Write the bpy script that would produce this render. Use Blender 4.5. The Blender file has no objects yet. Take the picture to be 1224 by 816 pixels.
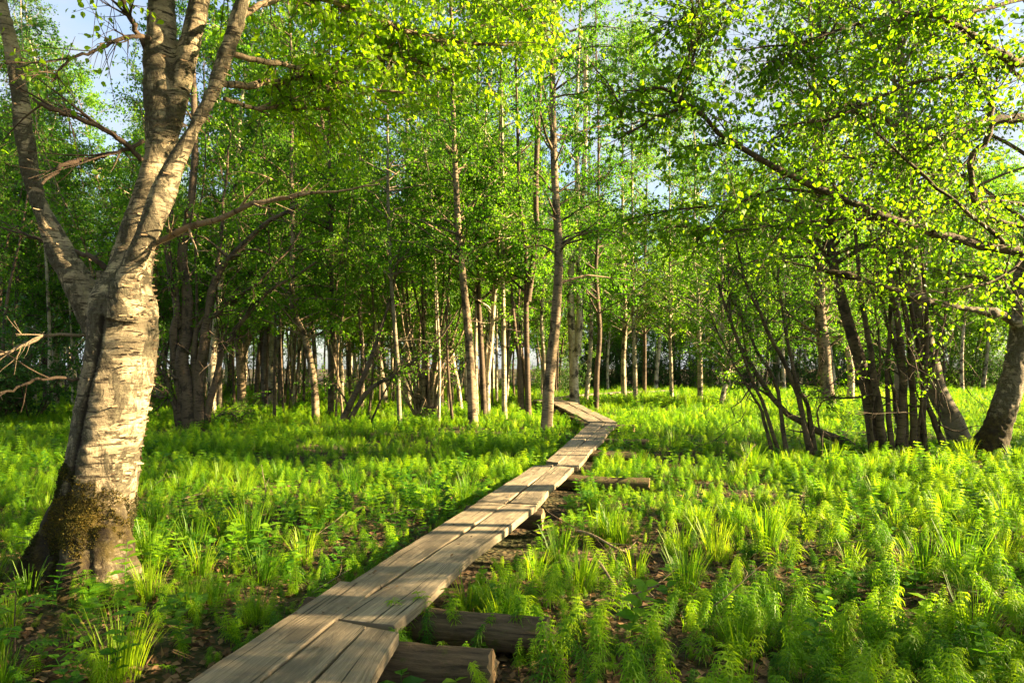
import bpy, math, random
import numpy as np

R = math.radians
S = bpy.context.scene
COL = S.collection
rng = np.random.default_rng(7)

# ------------------------------------------------------------------ camera, sky, sun, exposure
F, HZ, CAMZ = 816.0, 440.0, 1.55          # focal length in photo pixels, horizon row, eye height
cam_d = bpy.data.cameras.new("camera")
cam = bpy.data.objects.new("camera", cam_d)
COL.objects.link(cam)
cam.location = (0, 0, CAMZ)
cam.rotation_euler = (R(90), 0, 0)
cam_d.lens = 24.0
cam_d.sensor_width = 36.0
cam_d.shift_y = 32.0 / 1224.0
cam_d.clip_start = 0.05
cam_d.clip_end = 2000
S.camera = cam

SUN_EL, SUN_AZ = 22.0, 90.0               # degrees; azimuth clockwise from the view direction
w = bpy.data.worlds.new("World")
S.world = w
w.use_nodes = True
nt = w.node_tree
sky = nt.nodes.new("ShaderNodeTexSky")
sky.sky_type = 'NISHITA'
sky.sun_disc = False
sky.sun_elevation = R(SUN_EL)
sky.sun_rotation = R(SUN_AZ)
sky.air_density = 0.9
sky.dust_density = 1.4
bg = nt.nodes["Background"]
bg.inputs[1].default_value = 0.05
# thin bright cloud over the blue, the same kind all round the sky
tc = nt.nodes.new("ShaderNodeTexCoord")
mp = nt.nodes.new("ShaderNodeMapping")
mp.inputs['Scale'].default_value = (1.6, 1.6, 4.0)
mp.inputs['Location'].default_value = (.35, .1, .2)
cn = nt.nodes.new("ShaderNodeTexNoise")
cn.inputs['Scale'].default_value = 1.6
cn.inputs['Detail'].default_value = 7
cn.inputs['Roughness'].default_value = .6
cr = nt.nodes.new("ShaderNodeValToRGB")
cr.color_ramp.elements[0].position = .34
cr.color_ramp.elements[1].position = .62
cm_ = nt.nodes.new("ShaderNodeMix")
cm_.data_type = 'RGBA'
cm_.inputs[7].default_value = (2.0, 2.2, 2.4, 1)
nt.links.new(tc.outputs['Generated'], mp.inputs[0])
nt.links.new(mp.outputs[0], cn.inputs['Vector'])
nt.links.new(cn.outputs[0], cr.inputs[0])
nt.links.new(cr.outputs[0], cm_.inputs[0])
nt.links.new(sky.outputs[0], cm_.inputs[6])
nt.links.new(cm_.outputs[2], bg.inputs[0])
ld = bpy.data.lights.new("sun", 'SUN')
ld.energy = 5.0
ld.angle = R(0.5)
ld.color = (1.0, 0.755, 0.40)
sun = bpy.data.objects.new("sun", ld)
COL.objects.link(sun)
sun.rotation_euler = (R(90 - SUN_EL), 0, R(180 - SUN_AZ))
S.view_settings.view_transform = 'Standard'
S.view_settings.look = 'None'
S.view_settings.exposure = 3.0
S.view_settings.gamma = 1.0
S.cycles.max_bounces = 7
S.cycles.diffuse_bounces = 3
S.cycles.transmission_bounces = 4


# ------------------------------------------------------------------ helpers
def at(px, py, d):
    """photo pixel at depth d -> world point"""
    return np.array([(px - 612) / F * d, d, CAMZ + (HZ - py) / F * d])


def on_z(px, py, z=0.0):
    return at(px, py, F * (CAMZ - z) / (py - HZ))


def ground_h(x, y):
    return 0.045 * np.sin(x * 0.9 + 1.3) * np.sin(y * 0.7 + .4) + 0.03 * np.sin(x * 2.1 + y * 1.7)


def unit(a):
    return a / np.maximum(np.linalg.norm(a, axis=-1, keepdims=True), 1e-9)


def wave_noise(p, f, seed, octaves=3):
    r = np.random.default_rng(seed)
    out = np.zeros(len(p))
    amp = 1.0
    for o in range(octaves):
        for _ in range(5):
            k = r.normal(size=3) * f * (2 ** o)
            out += amp * np.sin(p @ k + r.uniform(0, 6.28)) / 3
        amp *= .5
    return out


class MB:
    """collects quads and triangles and builds one mesh object"""
    def __init__(s):
        s.v, s.n, s.f = [], 0, []

    def add(s, v, faces, mat=0, var=0.5, uv=None, smooth=False):
        v = np.asarray(v, float).reshape(-1, 3)
        faces = np.asarray(faces, np.int64)
        m = len(faces)
        s.v.append(v)
        if uv is None:
            uv = np.zeros((m, faces.shape[1], 2))
        s.f.append((faces + s.n, np.broadcast_to(np.asarray(mat), (m,)), np.broadcast_to(np.asarray(var, float), (m,)), uv, smooth))
        s.n += len(v)

    def mesh(s, name, mats):
        me = bpy.data.meshes.new(name)
        V = np.concatenate(s.v)
        me.vertices.add(len(V))
        me.vertices.foreach_set('co', V.ravel().astype(np.float32))
        li = np.concatenate([f[0].ravel() for f in s.f])
        tot = np.concatenate([np.full(len(f[0]), f[0].shape[1]) for f in s.f])
        st = np.concatenate([[0], np.cumsum(tot)[:-1]])
        me.loops.add(len(li))
        me.loops.foreach_set('vertex_index', li.astype(np.int32))
        me.polygons.add(len(tot))
        me.polygons.foreach_set('loop_start', st.astype(np.int32))
        for m in mats:
            me.materials.append(m)
        me.polygons.foreach_set('material_index', np.concatenate([f[1] for f in s.f]).astype(np.int32))
        me.polygons.foreach_set('use_smooth', np.concatenate([np.full(len(f[0]), f[4]) for f in s.f]))
        u = me.uv_layers.new(name='UVMap')
        u.data.foreach_set('uv', np.concatenate([f[3].reshape(-1, 2) for f in s.f]).ravel().astype(np.float32))
        a = me.attributes.new('var', 'FLOAT', 'FACE')
        a.data.foreach_set('value', np.concatenate([f[2] for f in s.f]).astype(np.float32))
        me.update(calc_edges=True)
        return me

    def build(s, name, mats, parent=None, loc=None):
        return put(name, s.mesh(name, mats), parent, loc)


def put(name, me, parent=None, loc=None):
    o = bpy.data.objects.new(name, me)
    COL.objects.link(o)
    if parent is not None:
        o.parent = parent
    if loc is not None:
        o.location = loc
    return o


def tag(o, label=None, cat=None, group=None, kind=None):
    if label:
        o['label'] = label
    if cat:
        o['category'] = cat
    if group:
        o['group'] = group
    if kind:
        o['kind'] = kind
    return o


def empty(name, loc, label, cat, group=None):
    o = put(name, None, None, loc)
    o.empty_display_size = .2
    return tag(o, label, cat, group)


def smooth_path(pts, n):
    """Catmull-Rom resampling of a polyline (any number of columns)"""
    p = np.asarray(pts, float)
    if len(p) < 3:
        t = np.linspace(0, 1, n)[:, None]
        return p[0] * (1 - t) + p[-1] * t
    q = np.vstack([2 * p[0] - p[1], p, 2 * p[-1] - p[-2]])
    u = np.linspace(0, len(p) - 1 - 1e-6, n)
    i = u.astype(int)
    t = (u - i)[:, None]
    a, b, c, d = q[i], q[i + 1], q[i + 2], q[i + 3]
    return .5 * (2 * b + (c - a) * t + (2 * a - 5 * b + 4 * c - d) * t * t + (3 * b - a - 3 * c + d) * t ** 3)


def tube(mb, P, rad, sides=6, mat=0, var=.5, wob=0.0, caps=False, seed=0):
    P = np.asarray(P, float)
    n = len(P)
    rad = np.broadcast_to(np.asarray(rad, float), (n,))
    T = unit(np.gradient(P, axis=0))
    ref = np.array([0, 1.0, 0]) if abs(T[0][1]) < .8 else np.array([1.0, 0, 0])
    A = unit(np.cross(T, ref))
    B = np.cross(T, A)
    th = np.arange(sides) * 2 * math.pi / sides
    ring = A[:, None, :] * np.cos(th)[None, :, None] + B[:, None, :] * np.sin(th)[None, :, None]
    rr = rad[:, None] * np.ones((n, sides))
    if wob:
        r2 = np.random.default_rng(seed)
        rr = rr * (1 + wob * r2.normal(size=(n, sides)))
    v = P[:, None, :] + ring * rr[:, :, None]
    i = np.arange(n - 1)[:, None]
    j = np.arange(sides)[None, :]
    k = (j + 1) % sides
    q = np.stack([i * sides + j, i * sides + k, (i + 1) * sides + k, (i + 1) * sides + j], -1).reshape(-1, 4)
    L = np.concatenate([[0], np.cumsum(np.linalg.norm(np.diff(P, axis=0), axis=1))])
    circ = 6.28 * float(rad.mean())
    u0 = (j / sides * circ) + 0 * i
    u1 = ((j + 1) / sides * circ) + 0 * i
    v0, v1 = L[i] + 0 * j, L[i + 1] + 0 * j
    off = (seed * .377) % 7
    uv = np.stack([np.stack([u0, v0 + off], -1), np.stack([u1, v0 + off], -1), np.stack([u1, v1 + off], -1), np.stack([u0, v1 + off], -1)], 2).reshape(-1, 4, 2)
    mb.add(v, q, mat, var, uv, True)
    if caps:
        for e, c in ((0, P[0]), (n - 1, P[-1])):
            vv = np.vstack([v[e], c[None]])
            a = np.arange(sides)
            b = (a + 1) % sides
            t = np.stack([b, a, np.full(sides, sides)], -1) if e == 0 else np.stack([a, b, np.full(sides, sides)], -1)
            mb.add(vv, t, mat, var, None, False)


# leaf outlines: (along, across, lift)
LEAF_LO = (np.array([[0, 0, 0], [.42, .34, .07], [1, 0, -.05], [.42, -.34, .07]]), np.array([[0, 1, 2], [0, 2, 3]]))
LEAF_HI = (np.array([[0, 0, 0], [.2, .30, .05], [.5, .34, .06], [1, 0, -.12], [.5, -.34, .06], [.2, -.30, .05], [.45, 0, -.03]]),
           np.array([[0, 1, 6], [1, 2, 6], [2, 3, 6], [3, 4, 6], [4, 5, 6], [5, 0, 6]])[:, ::-1])


def leaves(mb, P, D, N, size, tmpl, mat, var):
    tv, tf = tmpl
    X = unit(D)
    Y = unit(np.cross(N, X))
    Z = np.cross(X, Y)
    size = np.broadcast_to(size, (len(P),))
    v = P[:, None, :] + size[:, None, None] * (tv[None, :, 0:1] * X[:, None, :] + tv[None, :, 1:2] * Y[:, None, :] + tv[None, :, 2:3] * Z[:, None, :])
    k = len(tv)
    f = (tf[None] + (np.arange(len(P)) * k)[:, None, None]).reshape(-1, tf.shape[1])
    mb.add(v.reshape(-1, 3), f, mat, np.repeat(np.broadcast_to(var, (len(P),)), len(tf)))


def twigs_on(r, mb, P, n, length, nl, leaf, tmpl=LEAF_LO, droop=.5, s0=.2, hang=.55, twig_mat=0, leaf_mat=1, thick=.006, var0=.5, store=None, spread=1.0):
    """n leafy twigs along the limb P"""
    P = np.asarray(P)
    m = len(P)
    for _ in range(n):
        s = r.uniform(s0, 1.0) * (m - 1)
        i = min(int(s), m - 2)
        b = P[i] + (P[i + 1] - P[i]) * (s - i)
        d = unit(P[i + 1] - P[i])
        dv = unit(d * .7 + r.normal(size=3) * .75 * spread + np.array([0, 0, -.25 * droop]))
        L = length * r.uniform(.5, 1.25)
        q = np.array([b, b + dv * L * .5 + np.array([0, 0, -.04 * L * droop]), b + dv * L * .95 + np.array([0, 0, -.30 * L * droop])])
        tube(mb, q, [thick, thick * .7, thick * .35], 3, twig_mat)
        k = max(2, int(nl * r.uniform(.6, 1.3)))
        u = r.uniform(.08, 1.05, k)[:, None]
        pp = q[0] * (1 - u) ** 2 + 2 * q[1] * u * (1 - u) + q[2] * u ** 2 + r.normal(size=(k, 3)) * leaf * .55
        D = r.normal(size=(k, 3)) * .75 + dv * .5 + np.array([0, 0, -hang])
        N = r.normal(size=(k, 3)) + np.array([0, 0, .45])
        sz = leaf * r.uniform(.65, 1.2, k)
        va = np.clip(var0 + r.normal(size=k) * .13, 0, 1)
        leaves(mb, pp, D, N, sz, tmpl, leaf_mat, va)
        if store is not None:
            store.append((pp, D, N, sz))


def limb_path(r, p0, d0, L, n=6, curl=.25, sag=.0):
    p = [np.asarray(p0, float)]
    d = unit(np.asarray(d0, float))
    for i in range(n - 1):
        d = unit(d + r.normal(size=3) * curl * .5 + np.array([0, 0, -sag * (i / n)]))
        p.append(p[-1] + d * L / (n - 1))
    return np.array(p)


def crown_on(r, tmb, cmb, P, rad, base, R0, nb, ntw, nl, leaf, tmpl=LEAF_LO, up=.75, sag=.3, shape=.7, z_top_bias=1.0, twl=.55):
    """limbs go to the trunk mesh, twigs and leaves to the crown mesh"""
    m = len(P)
    for b in range(nb):
        t = base + (1 - base) * r.uniform(0, 1) ** z_top_bias
        s = min(t, .985) * (m - 1)
        i = min(int(s), m - 2)
        p0 = P[i] + (P[i + 1] - P[i]) * (s - i)
        az = r.uniform(0, 6.283)
        hfrac = (t - base) / (1 - base)
        L = R0 * (.35 + .65 * (1 - hfrac) ** shape) * r.uniform(.55, 1.15)
        d0 = np.array([math.cos(az), math.sin(az), up * r.uniform(.4, 1.3)])
        Q = limb_path(r, p0, d0, L, 6, .28, sag)
        r0 = min(rad[i] * .55, .012 + .012 * L)
        tube(tmb, Q, np.linspace(r0, .006, 6), 4, 0, seed=b)
        twigs_on(r, cmb, Q, ntw, twl, nl, leaf, tmpl, var0=.5 + r.normal() * .13)
    # leader
    twigs_on(r, cmb, P[int(m * .9):], max(3, ntw // 2), twl * .8, nl, leaf, tmpl, s0=0)


# ------------------------------------------------------------------ materials
def new_mat(name):
    m = bpy.data.materials.new(name)
    m.use_nodes = True
    t = m.node_tree
    for n in list(t.nodes):
        t.nodes.remove(n)
    return m, t


def N_(t, kind, **kw):
    n = t.nodes.new(kind)
    for k, v in kw.items():
        if isinstance(k, str) and k.startswith('i_'):
            n.inputs[int(k[2:])].default_value = v
        else:
            setattr(n, k, v)
    return n


def ramp(t, fac, stops):
    n = t.nodes.new('ShaderNodeValToRGB')
    e = n.color_ramp.elements
    while len(e) < len(stops):
        e.new(.5)
    for el, (p, c) in zip(e, stops):
        el.position = p
        el.color = (*c, 1) if len(c) == 3 else c
    t.links.new(fac, n.inputs[0])
    return n.outputs[0]


def grey(v):
    return (v, v, v)


def mixc(t, fac, a, b):
    n = t.nodes.new('ShaderNodeMix')
    n.data_type = 'RGBA'
    for s, x in ((0, fac), (6, a), (7, b)):
        if isinstance(x, (int, float)):
            n.inputs[s].default_value = x
        elif isinstance(x, tuple):
            n.inputs[s].default_value = (*x, 1)
        else:
            t.links.new(x, n.inputs[s])
    return n.outputs[2]


def noise(t, co, scale, detail=4, rough=.55, mapscale=None, dist=0.0):
    if mapscale is not None:
        mp = t.nodes.new('ShaderNodeMapping')
        mp.inputs['Scale'].default_value = mapscale
        t.links.new(co, mp.inputs[0])
        co = mp.outputs[0]
    n = t.nodes.new('ShaderNodeTexNoise')
    n.inputs['Scale'].default_value = scale
    n.inputs['Detail'].default_value = detail
    n.inputs['Roughness'].default_value = rough
    n.inputs['Distortion'].default_value = dist
    t.links.new(co, n.inputs['Vector'])
    return n.outputs[0]


def math_(t, op, a, b=None):
    n = t.nodes.new('ShaderNodeMath')
    n.operation = op
    for s, x in ((0, a), (1, b)):
        if x is None:
            continue
        if isinstance(x, (int, float)):
            n.inputs[s].default_value = x
        else:
            t.links.new(x, n.inputs[s])
    return n.outputs[0]


def finish(t, color, rough=.85, height=None, bump=.5, dist=.02, spec=.25):
    p = t.nodes.new('ShaderNodeBsdfPrincipled')
    o = t.nodes.new('ShaderNodeOutputMaterial')
    if isinstance(color, tuple):
        p.inputs['Base Color'].default_value = (*color, 1)
    else:
        t.links.new(color, p.inputs['Base Color'])
    p.inputs['Roughness'].default_value = rough
    p.inputs['Specular IOR Level'].default_value = spec
    if height is not None:
        b = t.nodes.new('ShaderNodeBump')
        b.inputs['Strength'].default_value = bump
        b.inputs['Distance'].default_value = dist
        t.links.new(height, b.inputs['Height'])
        t.links.new(b.outputs[0], p.inputs['Normal'])
    t.links.new(p.outputs[0], o.inputs[0])
    return p


def leaf_mat(name, dark, mid, light, trans=.45, tcol=None, rough=.5, per_object=.35):
    m, t = new_mat(name)
    at_ = N_(t, 'ShaderNodeAttribute', attribute_name='var')
    oi = t.nodes.new('ShaderNodeObjectInfo')
    f = math_(t, 'ADD', at_.outputs['Fac'], math_(t, 'MULTIPLY', math_(t, 'SUBTRACT', oi.outputs['Random'], .5), per_object))
    c = ramp(t, f, [(.05, dark), (.5, mid), (.95, light)])
    p = t.nodes.new('ShaderNodeBsdfPrincipled')
    t.links.new(c, p.inputs['Base Color'])
    p.inputs['Roughness'].default_value = rough
    p.inputs['Specular IOR Level'].default_value = .35
    tr = t.nodes.new('ShaderNodeBsdfTranslucent')
    k = 2.5
    c2 = ramp(t, f, [(.05, tuple(min(1, x * k) for x in (dark[0] * 1.1, dark[1], dark[2] * .5))), (.5, tuple(min(1, x * k) for x in (mid[0] * 1.12, mid[1], mid[2] * .5))),
                     (.95, tuple(min(1, x * k) for x in (light[0] * 1.1, light[1], light[2] * .5)))])
    t.links.new(c2, tr.inputs[0])
    mx = t.nodes.new('ShaderNodeMixShader')
    mx.inputs[0].default_value = trans
    o = t.nodes.new('ShaderNodeOutputMaterial')
    t.links.new(p.outputs[0], mx.inputs[1])
    t.links.new(tr.outputs[0], mx.inputs[2])
    t.links.new(mx.outputs[0], o.inputs[0])
    return m


M = {}
M['leaf_birch'] = leaf_mat('birch_leaf', (.034, .11, .004), (.092, .20, .004), (.17, .29, .008), .58)
M['leaf_wood'] = leaf_mat('wood_leaf', (.024, .09, .005), (.060, .165, .006), (.125, .24, .010), .54)
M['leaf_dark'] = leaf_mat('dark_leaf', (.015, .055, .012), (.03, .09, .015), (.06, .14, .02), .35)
M['herb'] = leaf_mat('herb_leaf', (.025, .10, .006), (.07, .19, .007), (.15, .28, .012), .5, per_object=.9)
M['horsetail'] = leaf_mat('horsetail_green', (.030, .115, .003), (.105, .23, .004), (.205, .33, .008), .5, per_object=1.0)
M['sedge'] = leaf_mat('sedge_green', (.04, .125, .004), (.108, .215, .006), (.20, .29, .012), .48, per_object=.7)
M['dry'] = leaf_mat('dry_leaf', (.05, .028, .015), (.11, .06, .03), (.24, .15, .08), .15, rough=.8)


def bark(name, pale, grey_c, dark, patch=.5, line=.55, seedoff=0.0):
    """tube bark, UV in metres: u round the stem, v up it"""
    m, t = new_mat(name)
    uv = t.nodes.new('ShaderNodeUVMap').outputs[0]
    oi = t.nodes.new('ShaderNodeObjectInfo')
    ad = N_(t, 'ShaderNodeVectorMath', operation='ADD')
    cm = t.nodes.new('ShaderNodeCombineXYZ')
    t.links.new(math_(t, 'MULTIPLY', oi.outputs['Random'], 37.0), cm.inputs[2])
    t.links.new(uv, ad.inputs[0])
    t.links.new(cm.outputs[0], ad.inputs[1])
    co = ad.outputs[0]
    base = mixc(t, ramp(t, noise(t, co, 5, 4, .6, (1, .6, 1)), [(.4, grey(0)), (.62, grey(1))]), pale, grey_c)
    pt = noise(t, co, 1.0, 7, .68, (4, 2.6, 1), .5)
    base = mixc(t, ramp(t, pt, [(patch, grey(0)), (patch + .08, grey(1))]), base, dark)
    ln = noise(t, co, 1.0, 5, .6, (7, 42, 1))
    base = mixc(t, ramp(t, ln, [(line, grey(0)), (line + .05, grey(1))]), base, tuple(x * .8 for x in dark))
    h = math_(t, 'SUBTRACT', 1.0, ln)
    finish(t, base, .85, h, .6, .02)
    return m


M['birch'] = bark('birch_bark', (.52, .44, .32), (.27, .22, .155), (.05, .04, .03), .52, .57)
M['tan'] = bark('tan_bark', (.26, .195, .125), (.15, .112, .075), (.04, .03, .02), .52, .55)
M['brown'] = bark('brown_bark', (.12, .085, .06), (.085, .062, .045), (.035, .026, .02), .52, .56)
M['grey'] = bark('grey_bark', (.22, .185, .14), (.14, .115, .085), (.05, .04, .03), .55, .58)
M['twig'] = bark('twig_bark', (.11, .08, .055), (.09, .06, .045), (.05, .035, .025), .5, .6)
M['deadwood'] = bark('deadwood', (.27, .20, .135), (.19, .145, .10), (.08, .06, .04), .55, .58)


def big_bark(name, pale, pale2, dark, patch, moss_z, spot=None):
    m, t = new_mat(name)
    co = t.nodes.new('ShaderNodeTexCoord').outputs['Object']
    sep = t.nodes.new('ShaderNodeSeparateXYZ')
    t.links.new(co, sep.inputs[0])
    z = sep.outputs[2]
    base = mixc(t, ramp(t, noise(t, co, 4, 5, .6), [(.38, grey(0)), (.62, grey(1))]), pale, pale2)
    # papery horizontal bands
    bn = noise(t, co, 1.0, 6, .65, (3, 3, 13), .8)
    base = mixc(t, ramp(t, bn, [(.45, grey(0)), (.55, grey(.75))]), base, tuple(x * .62 for x in pale2))
    # short dark lenticels
    ln = noise(t, co, 1.0, 6, .66, (6.5, 6.5, 44), .5)
    lf = ramp(t, ln, [(.535, grey(0)), (.575, grey(1))])
    base = mixc(t, lf, base, dark)
    # rough grey-brown plates
    pt = noise(t, co, 4.2, 10, .72, (1.2, 1.2, .75), .9)
    pf = ramp(t, pt, [(patch, grey(0)), (patch + .05, grey(1))])
    rough = mixc(t, ramp(t, noise(t, co, 40, 4, .7), [(.35, grey(0)), (.65, grey(1))]), dark, (.135, .12, .08))
    base = mixc(t, pf, base, rough)
    # fine lichen grain
    base = mixc(t, math_(t, 'MULTIPLY', ramp(t, noise(t, co, 60, 5, .7), [(.5, grey(0)), (.62, grey(1))]), .5), base, tuple(x * .35 for x in pale2))
    # old cracked bark with moss at the foot
    zz = math_(t, 'ADD', math_(t, 'ADD', z, math_(t, 'MULTIPLY', sep.outputs[0], .9)), math_(t, 'MULTIPLY', math_(t, 'SUBTRACT', noise(t, co, 3.0, 9, .75), .5), 2.2))
    foot = ramp(t, math_(t, 'DIVIDE', zz, moss_z), [(.62, grey(1)), (1.05, grey(0))])
    mossy = mixc(t, ramp(t, noise(t, co, 9, 7, .75), [(.42, grey(0)), (.6, grey(1))]), (.022, .015, .010), (.062, .046, .014))
    base = mixc(t, foot, base, mossy)
    if spot is not None:
        vm = N_(t, 'ShaderNodeVectorMath', operation='DISTANCE')
        t.links.new(co, vm.inputs[0])
        vm.inputs[1].default_value = spot
        dd = math_(t, 'ADD', vm.outputs['Value'], math_(t, 'MULTIPLY', math_(t, 'SUBTRACT', noise(t, co, 22, 6, .75), .5), .5))
        base = mixc(t, ramp(t, dd, [(.06, grey(1)), (.20, grey(0))]), base, (.085, .06, .010))
    at_ = N_(t, 'ShaderNodeAttribute', attribute_name='seam')
    base = mixc(t, at_.outputs['Fac'], base, (.022, .016, .012))
    h = math_(t, 'ADD', math_(t, 'MULTIPLY', ln, -.6), math_(t, 'ADD', math_(t, 'MULTIPLY', pt, 1.6), math_(t, 'MULTIPLY', bn, .5)))
    finish(t, base, .85, h, .8, .035)
    return m


def wood_mat():
    m, t = new_mat('weathered_plank')
    uv = t.nodes.new('ShaderNodeUVMap').outputs[0]
    oi = t.nodes.new('ShaderNodeObjectInfo')
    cm = t.nodes.new('ShaderNodeCombineXYZ')
    t.links.new(math_(t, 'MULTIPLY', oi.outputs['Random'], 50.0), cm.inputs[2])
    ad = N_(t, 'ShaderNodeVectorMath', operation='ADD')
    t.links.new(uv, ad.inputs[0])
    t.links.new(cm.outputs[0], ad.inputs[1])
    co = ad.outputs[0]
    g = noise(t, co, 1.0, 7, .65, (85, 2.4, 1), .8)
    c = ramp(t, g, [(.26, (.08, .062, .043)), (.46, (.235, .19, .135)), (.74, (.43, .35, .25))])
    pt = noise(t, co, 1.0, 7, .65, (5, 1.8, 1), .8)
    c = mixc(t, math_(t, 'MULTIPLY', ramp(t, pt, [(.44, grey(0)), (.60, grey(1))]), .75), c, (.10, .085, .066))
    vo = noise(t, co, 1.0, 3, .5, (9, 5, 1), .2)
    c = mixc(t, math_(t, 'MULTIPLY', ramp(t, vo, [(.70, grey(0)), (.76, grey(1))]), .8), c, (.06, .04, .025))
    ck = noise(t, co, 1.0, 4, .55, (42, .7, 1), .4)
    c = mixc(t, ramp(t, ck, [(.63, grey(0)), (.655, grey(1))]), c, (.02, .02, .014))
    c = mixc(t, math_(t, 'MULTIPLY', oi.outputs['Random'], .35), c, (.085, .064, .042))
    h = math_(t, 'SUBTRACT', g, math_(t, 'MULTIPLY', ramp(t, ck, [(.66, grey(0)), (.71, grey(1))]), .8))
    finish(t, c, .8, h, .55, .012)
    return m


M['plank'] = wood_mat()


def log_mat(name, a, b, moss):
    m, t = new_mat(name)
    co = t.nodes.new('ShaderNodeTexCoord').outputs['Object']
    n1 = noise(t, co, 1, 7, .7, (3, 30, 30), .4)
    c = mixc(t, ramp(t, n1, [(.35, grey(0)), (.65, grey(1))]), a, b)
    n2 = noise(t, co, 9, 6, .7)
    c = mixc(t, ramp(t, n2, [(moss, grey(0)), (moss + .1, grey(1))]), c, (.07, .075, .018))
    finish(t, c, .9, math_(t, 'ADD', n1, n2), .7, .03)
    return m


M['log'] = log_mat('support_log_wood', (.035, .025, .017), (.16, .11, .068), .58)
M['mosslog'] = log_mat('mossy_log_wood', (.06, .045, .025), (.13, .09, .045), .5)
m_, t_ = new_mat('cut_end')
co_ = t_.nodes.new('ShaderNodeTexCoord').outputs['Object']
finish(t_, mixc(t_, ramp(t_, noise(t_, co_, 1, 5, .7, (6, 40, 3)), [(.35, grey(0)), (.65, grey(1))]), (.16, .10, .055), (.38, .26, .15)), .85)
M['cutend'] = m_


def ground_mat():
    m, t = new_mat('forest_floor')
    co = t.nodes.new('ShaderNodeTexCoord').outputs['Object']
    vo = t.nodes.new('ShaderNodeTexVoronoi')
    vo.inputs['Scale'].default_value = 22
    t.links.new(co, vo.inputs['Vector'])
    sp = t.nodes.new('ShaderNodeSeparateColor')
    t.links.new(vo.outputs['Color'], sp.inputs[0])
    c = ramp(t, sp.outputs[0], [(.0, (.02, .013, .008)), (.5, (.05, .03, .018)), (.9, (.10, .06, .035))])
    n1 = noise(t, co, .6, 6, .6)
    c = mixc(t, math_(t, 'MULTIPLY', ramp(t, n1, [(.4, grey(0)), (.6, grey(1))]), .6), c, (.028, .05, .01))
    finish(t, c, .95, math_(t, 'ADD', vo.outputs['Distance'], noise(t, co, 30, 4)), .8, .03)
    return m


M['ground'] = ground_mat()

# ------------------------------------------------------------------ ground
gx = np.concatenate([[-900, -500, -300, -200, -140, -100, -75], np.arange(-60, 60.01, .5), [75, 100, 140, 200, 300, 500, 900]])
gy = np.concatenate([[-300, -120, -60, -30, -15], np.arange(-8, 60.01, .5), [75, 100, 140, 200, 300, 500, 900, 1500]])
X, Y = np.meshgrid(gx, gy)
Z = ground_h(X, Y) * (np.abs(X) < 62) * (np.abs(Y - 26) < 36)
nx, ny = len(gx), len(gy)
gi, gj = np.meshgrid(np.arange(nx - 1), np.arange(ny - 1))
a_ = (gj * nx + gi).ravel()
mb = MB()
mb.add(np.stack([X, Y, Z], -1).reshape(-1, 3), np.stack([a_, a_ + 1, a_ + nx + 1, a_ + nx], -1), 0, .5, None, True)
tag(mb.build('ground', [M['ground']]), 'dark forest floor of brown litter under the green plants', kind='structure')

# ------------------------------------------------------------------ boardwalk
BT = 0.28        # height of the walking surface
walk = empty('boardwalk', (0, 0, 0), 'weathered two plank boardwalk winding into the birch wood', 'boardwalk')
plank_quads = []


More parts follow.
